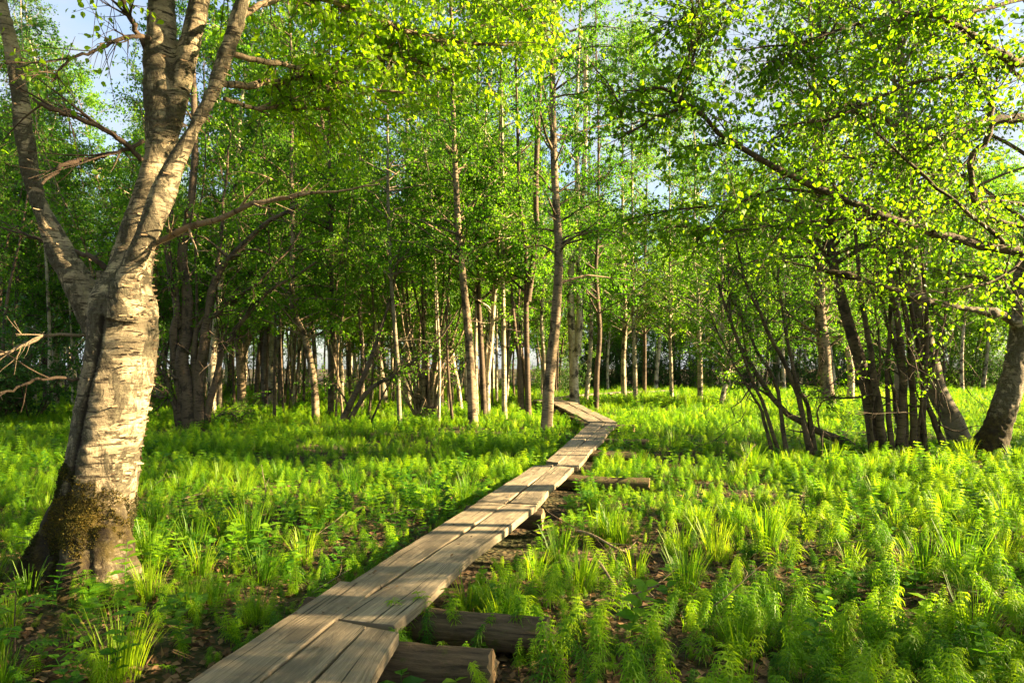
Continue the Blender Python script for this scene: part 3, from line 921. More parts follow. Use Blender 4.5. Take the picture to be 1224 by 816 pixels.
TT = [
    # label, rows, depth, width, bark, kwargs
    ('stout grey birch standing close left of the boardwalk bend', [(653, 503), (656, 470), (660, 430), (665, 380), (669, 300), (665, 220), (661, 100), (664, 0)], 17, 17, 'tan', dict(H=16, base=.3, R0=2.5)),
    ('tall tan trunk with a slight S bend left of the path', [(566, 494), (562, 440), (558, 385), (551, 320), (547, 280), (543, 200), (540, 130), (538, 0)], 18, 14, 'tan', dict(H=15, base=.3)),
    ('dark thin trunk close behind the S bent tan trunk', [(579, 489), (576, 430), (573, 380), (571, 320), (566, 250), (570, 100)], 20.5, 9, 'brown', dict(H=12, base=.3)),
    ('slim white birch leaning right beside the dark thin trunk', [(583, 486), (583, 455), (588, 400), (592, 340), (596, 290), (598, 200), (600, 0)], 21, 8, 'birch', dict(H=15)),
    ('straight slim white birch left of the twin brown stems', [(603, 489), (602, 420), (601, 340), (601, 260), (600, 150), (598, 0)], 20, 8, 'birch', dict(H=15)),
    ('twin brown stems forking in front of the far boardwalk', [(632, 490), (630, 430), (629, 380), (629, 300), (622, 240), (618, 120), (615, 0)], 19.5, 9, 'brown', dict(H=14, extra=[([(631, 360), (636, 320), (642, 280), (640, 230), (645, 100), (655, 0)], 8, 5), ([(624, 489), (622, 440), (614, 380), (610, 330)], 7, 3)])),
    ('white birch with a forked foot right of the boardwalk', [(687, 480), (686, 440), (684, 400), (682, 350), (684, 290), (690, 240), (688, 150), (694, 0)], 27, 14, 'birch', dict(H=17, base=.3, R0=2.6, extra=[([(690, 425), (693, 380), (692, 330), (694, 260), (699, 180), (700, 60)], 9, 5)])),
    ('thin white birch leaning behind the forked white birch', [(700, 472), (704, 440), (707, 400), (708, 340), (704, 280), (705, 150)], 31, 7, 'birch', dict(H=14)),
    ('dark brown trunk right of the forked white birch', [(712, 482), (713, 440), (716, 400), (714, 360), (713, 320), (715, 270), (716, 150), (712, 0)], 24.5, 8, 'brown', dict(H=14)),
    ('left one of two slim birches at the meadow edge', [(746, 471), (745, 430), (747, 390), (746, 330), (744, 260), (745, 120)], 34, 8, 'birch', dict(H=15)),
    ('right one of two slim birches at the meadow edge', [(760, 474), (759, 430), (758, 390), (758, 350), (757, 280), (756, 100)], 31, 7, 'birch', dict(H=15)),
    ('thin speckled birch alone in the sunny meadow', [(803, 474), (802, 430), (801, 380), (801, 320), (800, 200)], 31, 6, 'birch', dict(H=12, base=.25)),
    ('white birch between the meadow and brushy tangle', [(837, 474), (836, 440), (835, 410), (834, 360), (830, 300), (832, 180)], 30.5, 8, 'birch', dict(H=14, base=.25)),
    ('small birch with a strongly hooked foot in the meadow', [(861, 478), (868, 466), (873, 452), (873, 436), (868, 400), (864, 340), (866, 240)], 27.5, 8, 'birch', dict(H=9, base=.25)),
    ('pale tan trunk with a kink left of the fallen stems', [(378, 494), (376, 460), (371, 430), (364, 400), (354, 375), (351, 340), (352, 270), (349, 200), (350, 90)], 19, 11, 'tan', dict(H=13, leafm='leaf_wood', base=.25)),
    ('straight dark trunk right of the kinked tan trunk', [(395, 490), (396, 440), (397, 380), (397, 300), (396, 200), (395, 60)], 21, 9, 'brown', dict(H=14, base=.25)),
    ('thin dark pole tree left of the multi stemmed bush', [(478, 494), (475, 440), (472, 390), (468, 330), (465, 250), (463, 150), (462, 0)], 18.5, 7, 'grey', dict(H=14, base=.3)),
    ('white birch behind the thin dark pole tree', [(487, 480), (486, 440), (487, 390), (485, 330), (487, 250), (486, 100)], 26, 12, 'birch', dict(H=16, base=.3)),
    ('leaning pale birch left of the white birch', [(461, 478), (455, 440), (449, 400), (444, 350), (446, 250), (440, 100)], 28, 10, 'birch', dict(H=14, base=.3)),
    ('short leaning white stem beside the multi stemmed bush', [(551, 484), (548, 465), (543, 440), (540, 420), (530, 380), (528, 300)], 25, 7, 'birch', dict(H=8, base=.35, R0=1.4)),
    ('thick pale birch left of the kinked tan trunk', [(326, 479), (325, 440), (324, 400), (327, 340), (324, 270), (328, 120)], 27, 14, 'birch', dict(H=16, base=.3)),
    ('dark birch trunk just left of the thick pale birch', [(318, 478), (317, 430), (321, 380), (318, 320), (316, 220)], 28, 11, 'grey', dict(H=14, base=.3)),
    ('stout grey trunk with broken top limbs behind the old dark tree', [(290, 482), (289, 450), (287, 420), (285, 400), (280, 360), (284, 300), (282, 180)], 25, 15, 'tan', dict(H=12, base=.3, extra=[([(289, 425), (296, 405), (302, 380), (304, 350)], 9, 4)])),
    ('slim trunk between the old dark tree and stout grey trunk', [(262, 482), (263, 440), (260, 390), (262, 320), (256, 220)], 26, 8, 'grey', dict(H=13, base=.3)),
    ('sunlit pale trunk just right of the old birch', [(179, 484), (180, 450), (182, 410), (184, 350), (190, 250)], 24, 11, 'tan', dict(H=14, base=.25)),
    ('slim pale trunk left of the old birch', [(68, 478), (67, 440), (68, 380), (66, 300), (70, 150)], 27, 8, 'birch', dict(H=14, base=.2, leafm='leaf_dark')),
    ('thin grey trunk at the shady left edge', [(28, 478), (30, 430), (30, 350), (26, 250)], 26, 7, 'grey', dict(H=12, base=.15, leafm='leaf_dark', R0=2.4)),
    ('broad sunlit birch with brown foot behind the stem clump', [(992, 474), (988, 445), (985, 420), (980, 380), (978, 330), (976, 260), (972, 120)], 27, 20, 'tan', dict(H=16, base=.25, R0=3.0, nb=40)),
    ('smaller birch right beside the broad sunlit birch', [(1016, 471), (1018, 440), (1013, 400), (1014, 340), (1018, 220)], 29, 11, 'birch', dict(H=13, base=.25)),
    ('dark trunk leaning left out of the stem clump', [(1050, 532), (1040, 490), (1030, 455), (1015, 410), (1004, 365), (996, 320), (994, 270), (985, 180)], 12, 21, 'brown', dict(H=9, base=.5, R0=2.6, leaf=.06, nb=64, up=1.0, leafm='leaf_birch')),
    ('mossy grey birch leaning left behind the stem clump', [(1154, 535), (1140, 505), (1122, 470), (1108, 435), (1098, 390), (1087, 330), (1080, 270), (1074, 180), (1060, 60)], 12.5, 30, 'grey', dict(H=10, base=.5, R0=2.9, leaf=.06, nb=70, up=1.0, leafm='leaf_birch')),
    ('straight trunk high in the gap behind the right clump', [(1076, 505), (1074, 440), (1072, 360), (1070, 250), (1068, 200)], 16, 14, 'grey', dict(H=12, base=.45, R0=3.0, leaf=.07, nb=80, up=1.0, leafm='leaf_birch')),
    ('thin brown tree behind the hanging branches right of centre', [(770, 470), (771, 420), (770, 350), (772, 250)], 35, 6, 'brown', dict(H=13, base=.25)),
    ('slim tan tree in the gap left of the S bent trunk', [(522, 484), (521, 430), (524, 370), (520, 300), (524, 180), (522, 40)], 25, 7, 'tan', dict(H=15, base=.35)),
    ('slim brown tree left of the thin dark pole tree', [(431, 484), (433, 430), (430, 370), (433, 290), (430, 150)], 24, 6, 'brown', dict(H=14, base=.3)),
    ('thin white stem beside the twin brown stems', [(651, 478), (650, 430), (647, 380), (650, 300), (646, 180)], 30, 6, 'birch', dict(H=14, base=.3)),
]
for k, (lb, rows, d, w_, bk, kw) in enumerate(TT):
    traced_tree('birch_tree' if bk in ('birch', 'tan') else 'tree', lb, 'tree', rows, d, w_, bk, seed=k, **kw)

# ------------------------------------------------------------------ old tree at right with the reaching limb
rt_org = at(1188, 530, 11.5)
rt_org[2] = 0
rt = empty('birch_tree', tuple(rt_org), 'gnarled birch at the right edge sending long limbs left', 'tree')
M['rtbark'] = big_bark('gnarled_birch_bark', (.42, .34, .24), (.27, .22, .16), (.045, .034, .024), .46, 1.1)
q = 11.5
fused([
    ([(1180, 560, q, 80), (1186, 530, q, 52), (1194, 505, q, 42), (1203, 480, q, 42), (1211, 455, q, 40), (1218, 425, q, 40), (1222, 395, q, 42), (1226, 365, q, 44), (1230, 330, q, 40), (1240, 280, q, 36), (1250, 200, q, 34), (1262, 80, q, 28), (1270, -100, q, 18), (1275, -300, q, 8)], 24, 50),
    ([(1222, 392, q - .05, 30), (1200, 378, q - .1, 18), (1175, 372, q - .2, 15), (1140, 367, q - .3, 14), (1105, 358, q - .4, 13), (1070, 346, q - .5, 12), (1030, 333, q - .6, 9), (985, 323, q - .7, 6)], 12, 30),
    ([(1228, 350, q, 24), (1212, 335, q + .1, 14), (1180, 333, q + .2, 9), (1150, 330, q + .2, 6)], 10, 14),
    ([(1140, 366, q - .3, 8), (1155, 350, q - .3, 7), (1180, 338, q - .3, 5)], 8, 10),
], rt_org, .03, [M['rtbark']], 11, .03, None, rt, slim=.72)
rc = MB()
r = np.random.default_rng(77)
for rows in ([(1140, 366, q - .3), (1070, 346, q - .5), (985, 323, q - .7), (930, 310, q - .8)], [(1212, 335, q), (1150, 328, q + .2), (1090, 315, q + .2)],
             [(1250, 200, q), (1180, 160, q + .3), (1100, 150, q + .6), (1020, 170, q + .8)], [(1255, 120, q), (1170, 60, q + .2), (1080, 40, q + .5), (980, 70, q + .7)], [(1245, 250, q), (1190, 240, q - .5), (1120, 255, q - .8), (1040, 280, q - 1)],
             [(1260, 60, q), (1200, -30, q + .2), (1100, -80, q + .6), (1000, -60, q + 1)], [(1250, 180, q), (1300, 100, q - 1), (1350, 80, q - 2)], [(1250, 150, q), (1320, 60, q + 1), (1420, 20, q + 2)]):
    P = smooth_path(np.stack([at(*p) for p in rows]) - rt_org, 14)
    tube(rc, P, np.linspace(.04, .008, 14), 6, 0, wob=.05)
    twigs_on(r, rc, P, 60, .8, 12, .055, LEAF_LO, droop=.7, thick=.005, var0=.6)
rc.build('crown', [M['twig'], M['leaf_birch']], rt)

# ------------------------------------------------------------------ near tree whose branches hang into the picture from the right
nb_org = np.array([6.6, 7.2, 0.0])
nt_ = empty('birch_tree', tuple(nb_org), 'birch standing beside the frame with leafy branches hanging in at upper right', 'tree')
b = MB()
trP = smooth_path(np.array([[0, 0, -.2], [-.1, .05, 1.2], [-.25, .05, 2.6], [-.3, .1, 4.2], [-.35, .2, 6.2], [-.2, .3, 9.0]]), 30)
tube(b, trP, np.linspace(.26, .06, 30), 14, 0, wob=.04)
b.build('trunk', [M['grey']], nt_)
nl_mb = MB()
store = []
NB = [
    # rows (px, py, depth, width px), n twigs, len, leaves, size
    ([(1300, 325, 7.1, 18), (1224, 302, 6.9, 16), (1180, 293, 6.8, 15), (1130, 283, 6.7, 14), (1060, 260, 6.5, 12), (990, 232, 6.3, 10), (910, 190, 6.1, 9), (870, 166, 6.0, 8), (840, 140, 5.9, 7), (815, 120, 5.8, 6), (790, 105, 5.8, 5), (765, 112, 5.8, 3)], 110, .5, 12, .062, 'long limb crossing the picture from the right edge'),
    ([(822, 126, 5.9, 5), (800, 135, 5.9, 5), (780, 142, 5.8, 4), (748, 158, 5.8, 3), (738, 118, 5.7, 2), (705, 75, 5.7, 2)], 24, .4, 10, .06, None),
    ([(812, 122, 5.9, 5), (822, 90, 5.8, 4), (834, 50, 5.8, 4), (828, 10, 5.7, 3)], 26, .45, 11, .06, None),
    ([(1290, 130, 7.1, 17), (1224, 140, 6.9, 14), (1180, 146, 6.8, 12), (1140, 158, 6.7, 10), (1115, 174, 6.6, 7), (1085, 180, 6.5, 4)], 60, .5, 12, .062, 'dark limb under the top right corner'),
    ([(1300, 20, 7.1, 20), (1224, 75, 6.4, 16), (1160, 40, 6.2, 9), (1120, 20, 6.0, 7), (1080, 15, 5.9, 4)], 60, .55, 12, .065, None),
    ([(1180, 146, 6.8, 9), (1185, 125, 6.8, 9), (1172, 100, 6.7, 7), (1165, 80, 6.7, 6), (1150, 60, 6.6, 4)], 26, .5, 12, .06, None),
    ([(1184, 148, 6.8, 10), (1178, 170, 6.8, 9), (1162, 185, 6.8, 8), (1160, 210, 6.8, 8), (1166, 240, 6.8, 8), (1185, 262, 6.8, 8), (1230, 272, 6.8, 8)], 26, .5, 12, .06, 'crooked bough curving down between two limbs'),
    ([(1200, 290, 6.8, 7), (1130, 232, 6.6, 5), (1060, 170, 6.4, 4), (1000, 110, 6.2, 3), (960, 60, 6.0, 2)], 70, .55, 12, .062, None),
    ([(1280, 60, 7, 8), (1180, 84, 6.6, 6), (1090, 100, 6.3, 5), (1000, 140, 6.1, 4), (930, 150, 6, 2)], 80, .55, 12, .062, None),
    ([(1290, -20, 7, 8), (1180, 10, 6.6, 6), (1060, 20, 6.2, 5), (960, 50, 6.0, 4), (880, 60, 5.9, 2)], 90, .55, 12, .062, None),
    ([(1300, -70, 7, 8), (1150, -60, 6.5, 6), (1000, -30, 6.2, 5), (880, 0, 6.0, 4), (790, 30, 5.9, 2)], 90, .55, 12, .062, None),
    ([(1060, 260, 6.5, 6), (1000, 262, 6.5, 5), (930, 270, 6.4, 4), (860, 276, 6.3, 3), (800, 268, 6.2, 2)], 50, .45, 11, .06, None),
    ([(985, 232, 6.4, 5), (930, 226, 6.5, 4), (870, 245, 6.5, 4), (810, 250, 6.5, 3), (750, 262, 6.5, 2)], 46, .45, 11, .06, None),
    ([(1240, 275, 7, 6), (1150, 210, 7.4, 5), (1080, 200, 7.6, 4), (1000, 190, 7.8, 3), (930, 215, 8, 2)], 70, .55, 12, .062, None),
    ([(1230, 300, 6.8, 6), (1200, 330, 6.6, 5), (1150, 345, 6.4, 3), (1120, 350, 6.3, 2)], 18, .4, 10, .06, None),
]
for k, (rows, n, ln, lv, sz, lb) in enumerate(NB):
    branch_part('branch', rows, nt_, nb_org, M['brown'], 200 + k, side_twigs=10, twig_len=.6, label=lb, leafy=(nl_mb, int(n * .74), ln * 1.55, int(lv * 1.15), sz * .78, store))
nearcrown = nl_mb.build('crown', [M['twig'], M['leaf_birch']], nt_)
from mathutils import Matrix, Vector
lms = []
for k in range(4):
    b = MB()
    leaves(b, np.zeros((1, 3)), np.array([[1.0, 0, 0]]), np.array([[0, 0, 1.0]]), 1.0, (LEAF_HI[0] * np.array([1, .85 + .1 * k, .6 + .5 * k]), LEAF_HI[1]), 0, .35 + .15 * k)
    lms.append(b.mesh('leaf', [M['leaf_birch']]))
lp = [np.concatenate([q_[i] for q_ in store]) for i in range(4)]
wp = lp[0] + nb_org
vis = (np.abs(wp[:, 0]) < .74 * wp[:, 1]) & ((wp[:, 2] - CAMZ) / wp[:, 1] * F < HZ - 5)
for i in np.argsort(np.where(vis, wp[:, 1] / lp[3], 1e9))[:300]:
    X_ = unit(lp[1][i])
    Y_ = unit(np.cross(lp[2][i], X_))
    Z_ = np.cross(X_, Y_)
    s_ = lp[3][i] * 1.1
    p_ = lp[0][i] + np.array([.01, -.02, -.012])
    o = put('leaf', lms[i % 4], nt_)
    o.matrix_local = Matrix([[X_[a] * s_, Y_[a] * s_, Z_[a] * s_, p_[a]] for a in range(3)] + [[0, 0, 0, 1]])


# ------------------------------------------------------------------ multi-stemmed bushes
def stem_bush(name, label, cat, base, d, stems, barkm, seed, leafm='leaf_wood', leaf=.07, n=20, nl=10, kink=.012, group=None, s0=.35, bare_n=2):
    """stems: rows of photo pixels from the foot, width in px at the foot"""
    r = np.random.default_rng(seed)
    org = at(*base, d)
    org[2] = 0
    T = empty(name, tuple(org), label, cat, group)
    cm = MB()
    for k, (rows, w0) in enumerate(stems):
        dd = d + r.uniform(-.5, .5)
        P = np.stack([at(x, y, d + (dd - d) * i / max(1, len(rows) - 1)) for i, (x, y) in enumerate(rows)]) - org
        P[0, 2] = min(P[0, 2], -.05)
        Q = smooth_path(P, 18)
        Q[2:] += np.cumsum(r.normal(size=(16, 3)) * kink, axis=0)
        b = MB()
        rr = np.linspace(w0, w0 * .3, 18) / F * d / 2 * .85 * (1 + .3 * np.exp(-np.arange(18) / 1.2))
        tube(b, Q, rr, 9, 0, wob=.06, seed=seed + k, caps=True)
        for _ in range(5):
            i = r.integers(int(18 * min(s0, .7)), 17)
            Q2 = limb_path(r, Q[i], unit(Q[i + 1] - Q[i]) + r.normal(size=3) * .6, r.uniform(.4, 1.3), 6, .35)
            tube(b, Q2, np.linspace(rr[i] * .6, .003, 6), 4, 0)
            twigs_on(r, cm, Q2, max(2, n // 4), .45, nl, leaf, s0=.2)
        for _ in range(bare_n):
            i = r.integers(3, 15)
            Q2 = limb_path(r, Q[i], unit(Q[i + 1] - Q[i]) * .5 + r.normal(size=3) * .8, r.uniform(.6, 2.0), 9, .5)
            tube(b, Q2, np.linspace(rr[i] * .4, .003, 9), 4, 0)
            for j in (3, 5, 7):
                tube(b, limb_path(r, Q2[j], Q2[j] - Q2[j - 1] + r.normal(size=3) * .12, r.uniform(.2, .7), 5, .5), np.linspace(.007, .002, 5), 3, 0)
        b.build('stem', [M[barkm]], T)
        twigs_on(r, cm, Q, n, .5, nl, leaf, s0=s0)
    cm.build('crown', [M['twig'], M[leafm]], T)
    return T


# clump right of the meadow
stem_bush('willow_bush', 'upright clump of dark stems in front of the sunny meadow', 'bush', (1085, 528), 11.6, [
    ([(1058, 530), (1050, 480), (1040, 420), (1030, 350), (1022, 280), (1010, 200)], 11),
    ([(1066, 532), (1064, 480), (1062, 400), (1064, 320), (1058, 240)], 8),
    ([(1074, 532), (1082, 470), (1078, 400), (1068, 340), (1060, 270), (1050, 180)], 12),
    ([(1082, 532), (1080, 480), (1070, 420), (1056, 370), (1046, 300), (1036, 240)], 9),
    ([(1092, 533), (1092, 480), (1088, 430), (1082, 370), (1076, 300), (1080, 200)], 11),
    ([(1098, 533), (1104, 480), (1098, 420), (1086, 360), (1074, 310), (1066, 230)], 9),
    ([(1104, 534), (1106, 470), (1108, 400), (1106, 330), (1100, 260), (1102, 180)], 8),
    ([(1100, 534), (1098, 500), (1110, 440), (1126, 390), (1130, 330), (1150, 260)], 6),
    ([(1134, 542), (1118, 505), (1104, 470), (1100, 430), (1090, 380)], 10),
    ([(1104, 545), (1104, 510), (1100, 470), (1094, 420)], 5),
    ([(1052, 528), (1040, 500), (1050, 440), (1046, 380), (1050, 320)], 5),
    ([(1088, 530), (1072, 500), (1066, 460), (1056, 420), (1040, 390), (1035, 350)], 5),
], 'brown', 301, 'leaf_birch', .055, 16, 9, s0=.62, bare_n=3)
stem_bush('willow_bush', 'low willow with stems arching left from a lying trunk', 'bush', (1000, 527), 11.8, [
    ([(1040, 540), (1010, 528), (985, 520), (960, 508), (935, 492), (915, 470), (895, 440), (878, 410), (862, 370), (852, 330)], 12),
    ([(970, 512), (955, 480), (938, 440), (922, 410), (905, 370), (890, 330), (880, 280)], 8),
    ([(975, 516), (966, 490), (952, 460), (944, 420), (935, 370), (930, 330), (934, 270)], 7),
    ([(942, 498), (925, 460), (905, 420), (890, 385), (870, 350), (850, 330)], 6),
    ([(925, 515), (912, 495), (906, 475), (885, 440), (862, 400), (850, 380)], 5),
    ([(935, 492), (905, 470), (885, 430), (870, 380), (866, 330), (872, 280)], 5),
    ([(985, 518), (978, 495), (985, 480), (998, 472)], 3),
], 'brown', 302, 'leaf_birch', .055, 18, 9, s0=.55, bare_n=3)
# old dark many-armed tree at left
stem_bush('old_tree', 'dark many armed old tree right of the thick birch', 'tree', (232, 498), 17.5, [
    ([(228, 502), (225, 470), (222, 430), (228, 390), (232, 350), (228, 300), (236, 240), (240, 150), (238, 60)], 22),
    ([(240, 502), (236, 460), (242, 420), (246, 370), (256, 330), (280, 300), (310, 275), (350, 255)], 16),
    ([(222, 500), (212, 460), (208, 420), (214, 370), (205, 320), (208, 260), (200, 180)], 14),
    ([(246, 500), (252, 460), (260, 430), (275, 400), (300, 360), (330, 335), (370, 310)], 10),
    ([(232, 440), (240, 400), (262, 380), (285, 360), (310, 345), (340, 315), (366, 285)], 8),
    ([(216, 480), (200, 460), (188, 448), (182, 440)], 9),
    ([(236, 420), (250, 370), (262, 310), (262, 240), (276, 160)], 8),
    ([(230, 380), (216, 330), (198, 290), (192, 240)], 7),
    ([(220, 490), (205, 478), (190, 478), (178, 482)], 6),
    ([(240, 495), (265, 490), (290, 500)], 4),
], 'brown', 303, 'leaf_wood', .07, 30, 11, kink=.035, bare_n=6)
stem_bush('hazel_bush', 'dense fan of many slim stems left of the S bent trunk', 'bush', (510, 484), 21, [
    ([(508 + j, 486), (508 + j * 2.2, 450), (508 + j * 4.5 + dx, 400), (508 + j * 6.5 + dx, 330), (508 + j * 7 + dx * 2, 240)], w_)
    for j, dx, w_ in ((-7, -3, 5), (-5, 4, 6), (-3, -2, 6), (-1, 3, 7), (1, -4, 6), (3, 2, 6), (5, -3, 6), (7, 4, 5), (9, 2, 4), (-9, -6, 4))
] + [([(505, 482), (490, 465), (470, 445), (440, 430)], 4), ([(515, 482), (528, 465), (536, 445), (540, 425)], 4), ([(500, 470), (470, 458), (440, 455), (400, 458)], 4)], 'tan', 304, 'leaf_wood', .07, 18, 10, bare_n=3)
stem_bush('leaning_tree', 'dark leaning stem with crossing branch left of the hazel fan', 'tree', (407, 496), 18.2, [
    ([(405, 497), (425, 470), (437, 445), (450, 410), (458, 390), (470, 350), (480, 290)], 9),
    ([(412, 490), (440, 468), (470, 448), (500, 425), (525, 403), (545, 370)], 7),
    ([(440, 455), (470, 452), (500, 440)], 3), ([(430, 460), (400, 458), (375, 462)], 3),
], 'brown', 305, 'leaf_wood', .07, 14, 9)

# ------------------------------------------------------------------ background wood: copies of a few kinds
def free_tree(seed, H, r0, barkm, leafm, base, R0, nb, ntw, nl, leaf):
    r = np.random.default_rng(seed)
    P = [np.array([0, 0, -.2])]
    d = unit(np.array([r.normal() * .06, r.normal() * .06, 1]))
    for i in range(6):
        d = unit(d + np.array([r.normal() * .085, r.normal() * .085, .06]))
        P.append(P[-1] + d * H / 6)
    Q = smooth_path(np.array(P), 24)
    hz = np.linspace(0, 1, 24)
    rad = r0 * ((1 - hz) * .95 + .05) * (1 + .25 * np.exp(-hz * H / .25))
    tm, cm = MB(), MB()
    tube(tm, Q, rad, 7, 0, wob=.03, seed=seed)
    crown_on(r, tm, cm, Q, rad, base, R0, nb, ntw, nl, leaf, twl=.7)
    return tm.mesh('trunk', [M[barkm]]), cm.mesh('crown', [M['twig'], M[leafm]])


def free_bush(seed, H, n, leafm, leaf, R0=1.2):
    r = np.random.default_rng(seed)
    sm, cm = MB(), MB()
    for k in range(n):
        a = r.uniform(0, 6.28)
        Q = limb_path(r, (r.normal() * .12, r.normal() * .12, -.1), (math.cos(a) * .45 * R0, math.sin(a) * .45 * R0, 1), H * r.uniform(.6, 1.1), 8, .2)
        tube(sm, Q, np.linspace(.025, .006, 8), 5, 0, seed=k)
        twigs_on(r, cm, Q, 26, .6, 11, leaf, s0=.08)
    return sm.mesh('stem', [M['brown']]), cm.mesh('crown', [M['twig'], M[leafm]])


KINDS = [free_tree(900 + k, H, r0, bk, lf, base, R0, nb, 12, 17, sz) for k, (H, r0, bk, lf, base, R0, nb, sz) in enumerate([
    (15, .13, 'birch', 'leaf_wood', .27, 2.8, 58, .12), (17, .15, 'birch', 'leaf_wood', .28, 3.0, 62, .12), (13, .10, 'grey', 'leaf_wood', .24, 2.6, 58, .11),
    (16, .12, 'tan', 'leaf_wood', .3, 2.7, 58, .12), (12, .09, 'brown', 'leaf_wood', .2, 2.6, 58, .11), (14, .11, 'birch', 'leaf_birch', .16, 2.8, 58, .12), (13, .10, 'grey', 'leaf_birch', .6, 1.7, 17, .085)])]
SLIM = [free_tree(980 + k, H, r0, bk, 'leaf_wood', base, R0, nb, 9, 13, .085) for k, (H, r0, bk, base, R0, nb) in enumerate([(11, .055, 'brown', .4, 1.4, 26), (9, .045, 'tan', .38, 1.2, 22), (13, .06, 'birch', .42, 1.4, 28), (10, .05, 'brown', .36, 1.5, 24)])]
BUSH = [free_bush(950 + k, H, n, lf, sz, R0) for k, (H, n, lf, sz, R0) in enumerate([
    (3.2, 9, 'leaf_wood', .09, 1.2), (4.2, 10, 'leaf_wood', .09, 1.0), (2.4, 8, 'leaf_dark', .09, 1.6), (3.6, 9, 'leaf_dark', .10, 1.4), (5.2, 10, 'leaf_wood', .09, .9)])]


def copy_thing(name, kind, meshes, parts, loc, rz, sc, label, cat, group):
    for k, word in ((0, 'white stemmed'), (1, 'tall white stemmed'), (2, 'grey stemmed'), (3, 'tan stemmed'), (4, 'brown stemmed'), (5, 'yellow green white stemmed')):
        if meshes is KINDS[k]:
            label = word + ' ' + label
            if k in (2, 4):
                name = 'alder_tree'
    for k, word in enumerate(('brown', 'tan', 'white', 'grey')):
        if meshes is SLIM[k]:
            label = word + ' ' + label
    for k, word in enumerate(('upright green', 'tall green', 'low dark', 'dark', 'very tall narrow')):
        if meshes is BUSH[k]:
            label = word + ' ' + label
    T = empty(name, loc, label, cat, group)
    T.rotation_euler = (0, 0, rz)
    T.scale = (sc, sc, sc)
    for me, pn in zip(meshes, parts):
        put(pn, me, T)


def in_clearing(x, y):
    px = 612 + x / y * F
    if walk_dist(np.array(x), np.array(y)) < 1.6:
        return True
    if px > 690 and y < 44 and px < 1500:
        return True
    if y < 22:
        return True
    return False


r = np.random.default_rng(12)
taken = []


def find_spot(dmin, dmax, wide, gap, test=True):
    for _ in range(400):
        y = math.sqrt(r.uniform(dmin ** 2, dmax ** 2))
        x = r.uniform(-wide, wide) * y
        if test and in_clearing(x, y):
            continue
        if all((x - a) ** 2 + (y - b_) ** 2 > gap * gap for a, b_ in taken):
            taken.append((x, y))
            return x, y
    return None


for k in range(160):
    s = find_spot(23, 66, .85, 1.5)
    if s:
        v = KINDS[int(r.integers(0, 6))]
        copy_thing('birch_tree', 'tree', v, ('trunk', 'crown'), (s[0], s[1], 0), r.uniform(0, 6.28), r.uniform(.8, 1.15), 'slender leafy tree deep in the birch wood', 'tree', 'slender trees filling the wood behind')
for k in range(200):
    y = math.sqrt(r.uniform(19 ** 2, 44 ** 2))
    x = r.uniform(-.8, .08) * y
    if walk_dist(np.array(x), np.array(y)) < 1.2:
        continue
    v = SLIM[int(r.integers(0, 4))]
    copy_thing('sapling', 'tree', v, ('trunk', 'crown'), (x, y, 0), r.uniform(0, 6.28), r.uniform(.75, 1.2), 'thin pole of a young tree among the birch trunks', 'tree', 'thin young trees packed among the trunks')
for k in range(90):
    s = find_spot(66, 105, .85, 2.2, False)
    if s:
        v = KINDS[int(r.integers(0, 6))]
        copy_thing('birch_tree', 'tree', v, ('trunk', 'crown'), (s[0], s[1], 0), r.uniform(0, 6.28), r.uniform(.95, 1.35), 'pale distant tree closing the view far behind', 'tree', 'distant trees at the back of the wood')
for k in range(30):
    s = find_spot(26, 60, .85, 1.5)
    if s:
        v = BUSH[int(r.integers(0, 5))]
        copy_thing('leafy_bush', 'bush', v, ('stem', 'crown'), (s[0], s[1], 0), r.uniform(0, 6.28), r.uniform(.7, 1.1), 'leafy understorey bush among the birch trunks', 'bush', 'understorey bushes among the trunks')
for k in range(34):
    y = r.uniform(45, 62)
    x = r.uniform(.06, .95) * y
    v = KINDS[int(r.choice([5, 5, 0, 2, 4]))]
    copy_thing('birch_tree', 'tree', v, ('trunk', 'crown'), (x, y, 0), r.uniform(0, 6.28), r.uniform(.85, 1.1), 'leafy tree beyond the sunny meadow', 'tree', 'trees beyond the meadow')
for k in range(80):
    y = r.uniform(46, 58)
    x = r.uniform(.08, 1.0) * y
    v = BUSH[int(r.choice([2, 3, 3, 1]))]
    copy_thing('leafy_bush', 'bush', v, ('stem', 'crown'), (x, y, 0), r.uniform(0, 6.28), r.uniform(.9, 1.4), 'rounded bush along the far edge of the meadow', 'bush', 'bushes along the far meadow edge')
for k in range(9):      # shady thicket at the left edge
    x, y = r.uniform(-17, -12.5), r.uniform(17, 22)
    copy_thing('leafy_bush', 'bush', BUSH[2 + k % 2], ('stem', 'crown'), (x, y, 0), r.uniform(0, 6.28), r.uniform(.8, 1.2), 'dense bush in the shady thicket left of the thick birch', 'bush', 'dark thicket at the left')

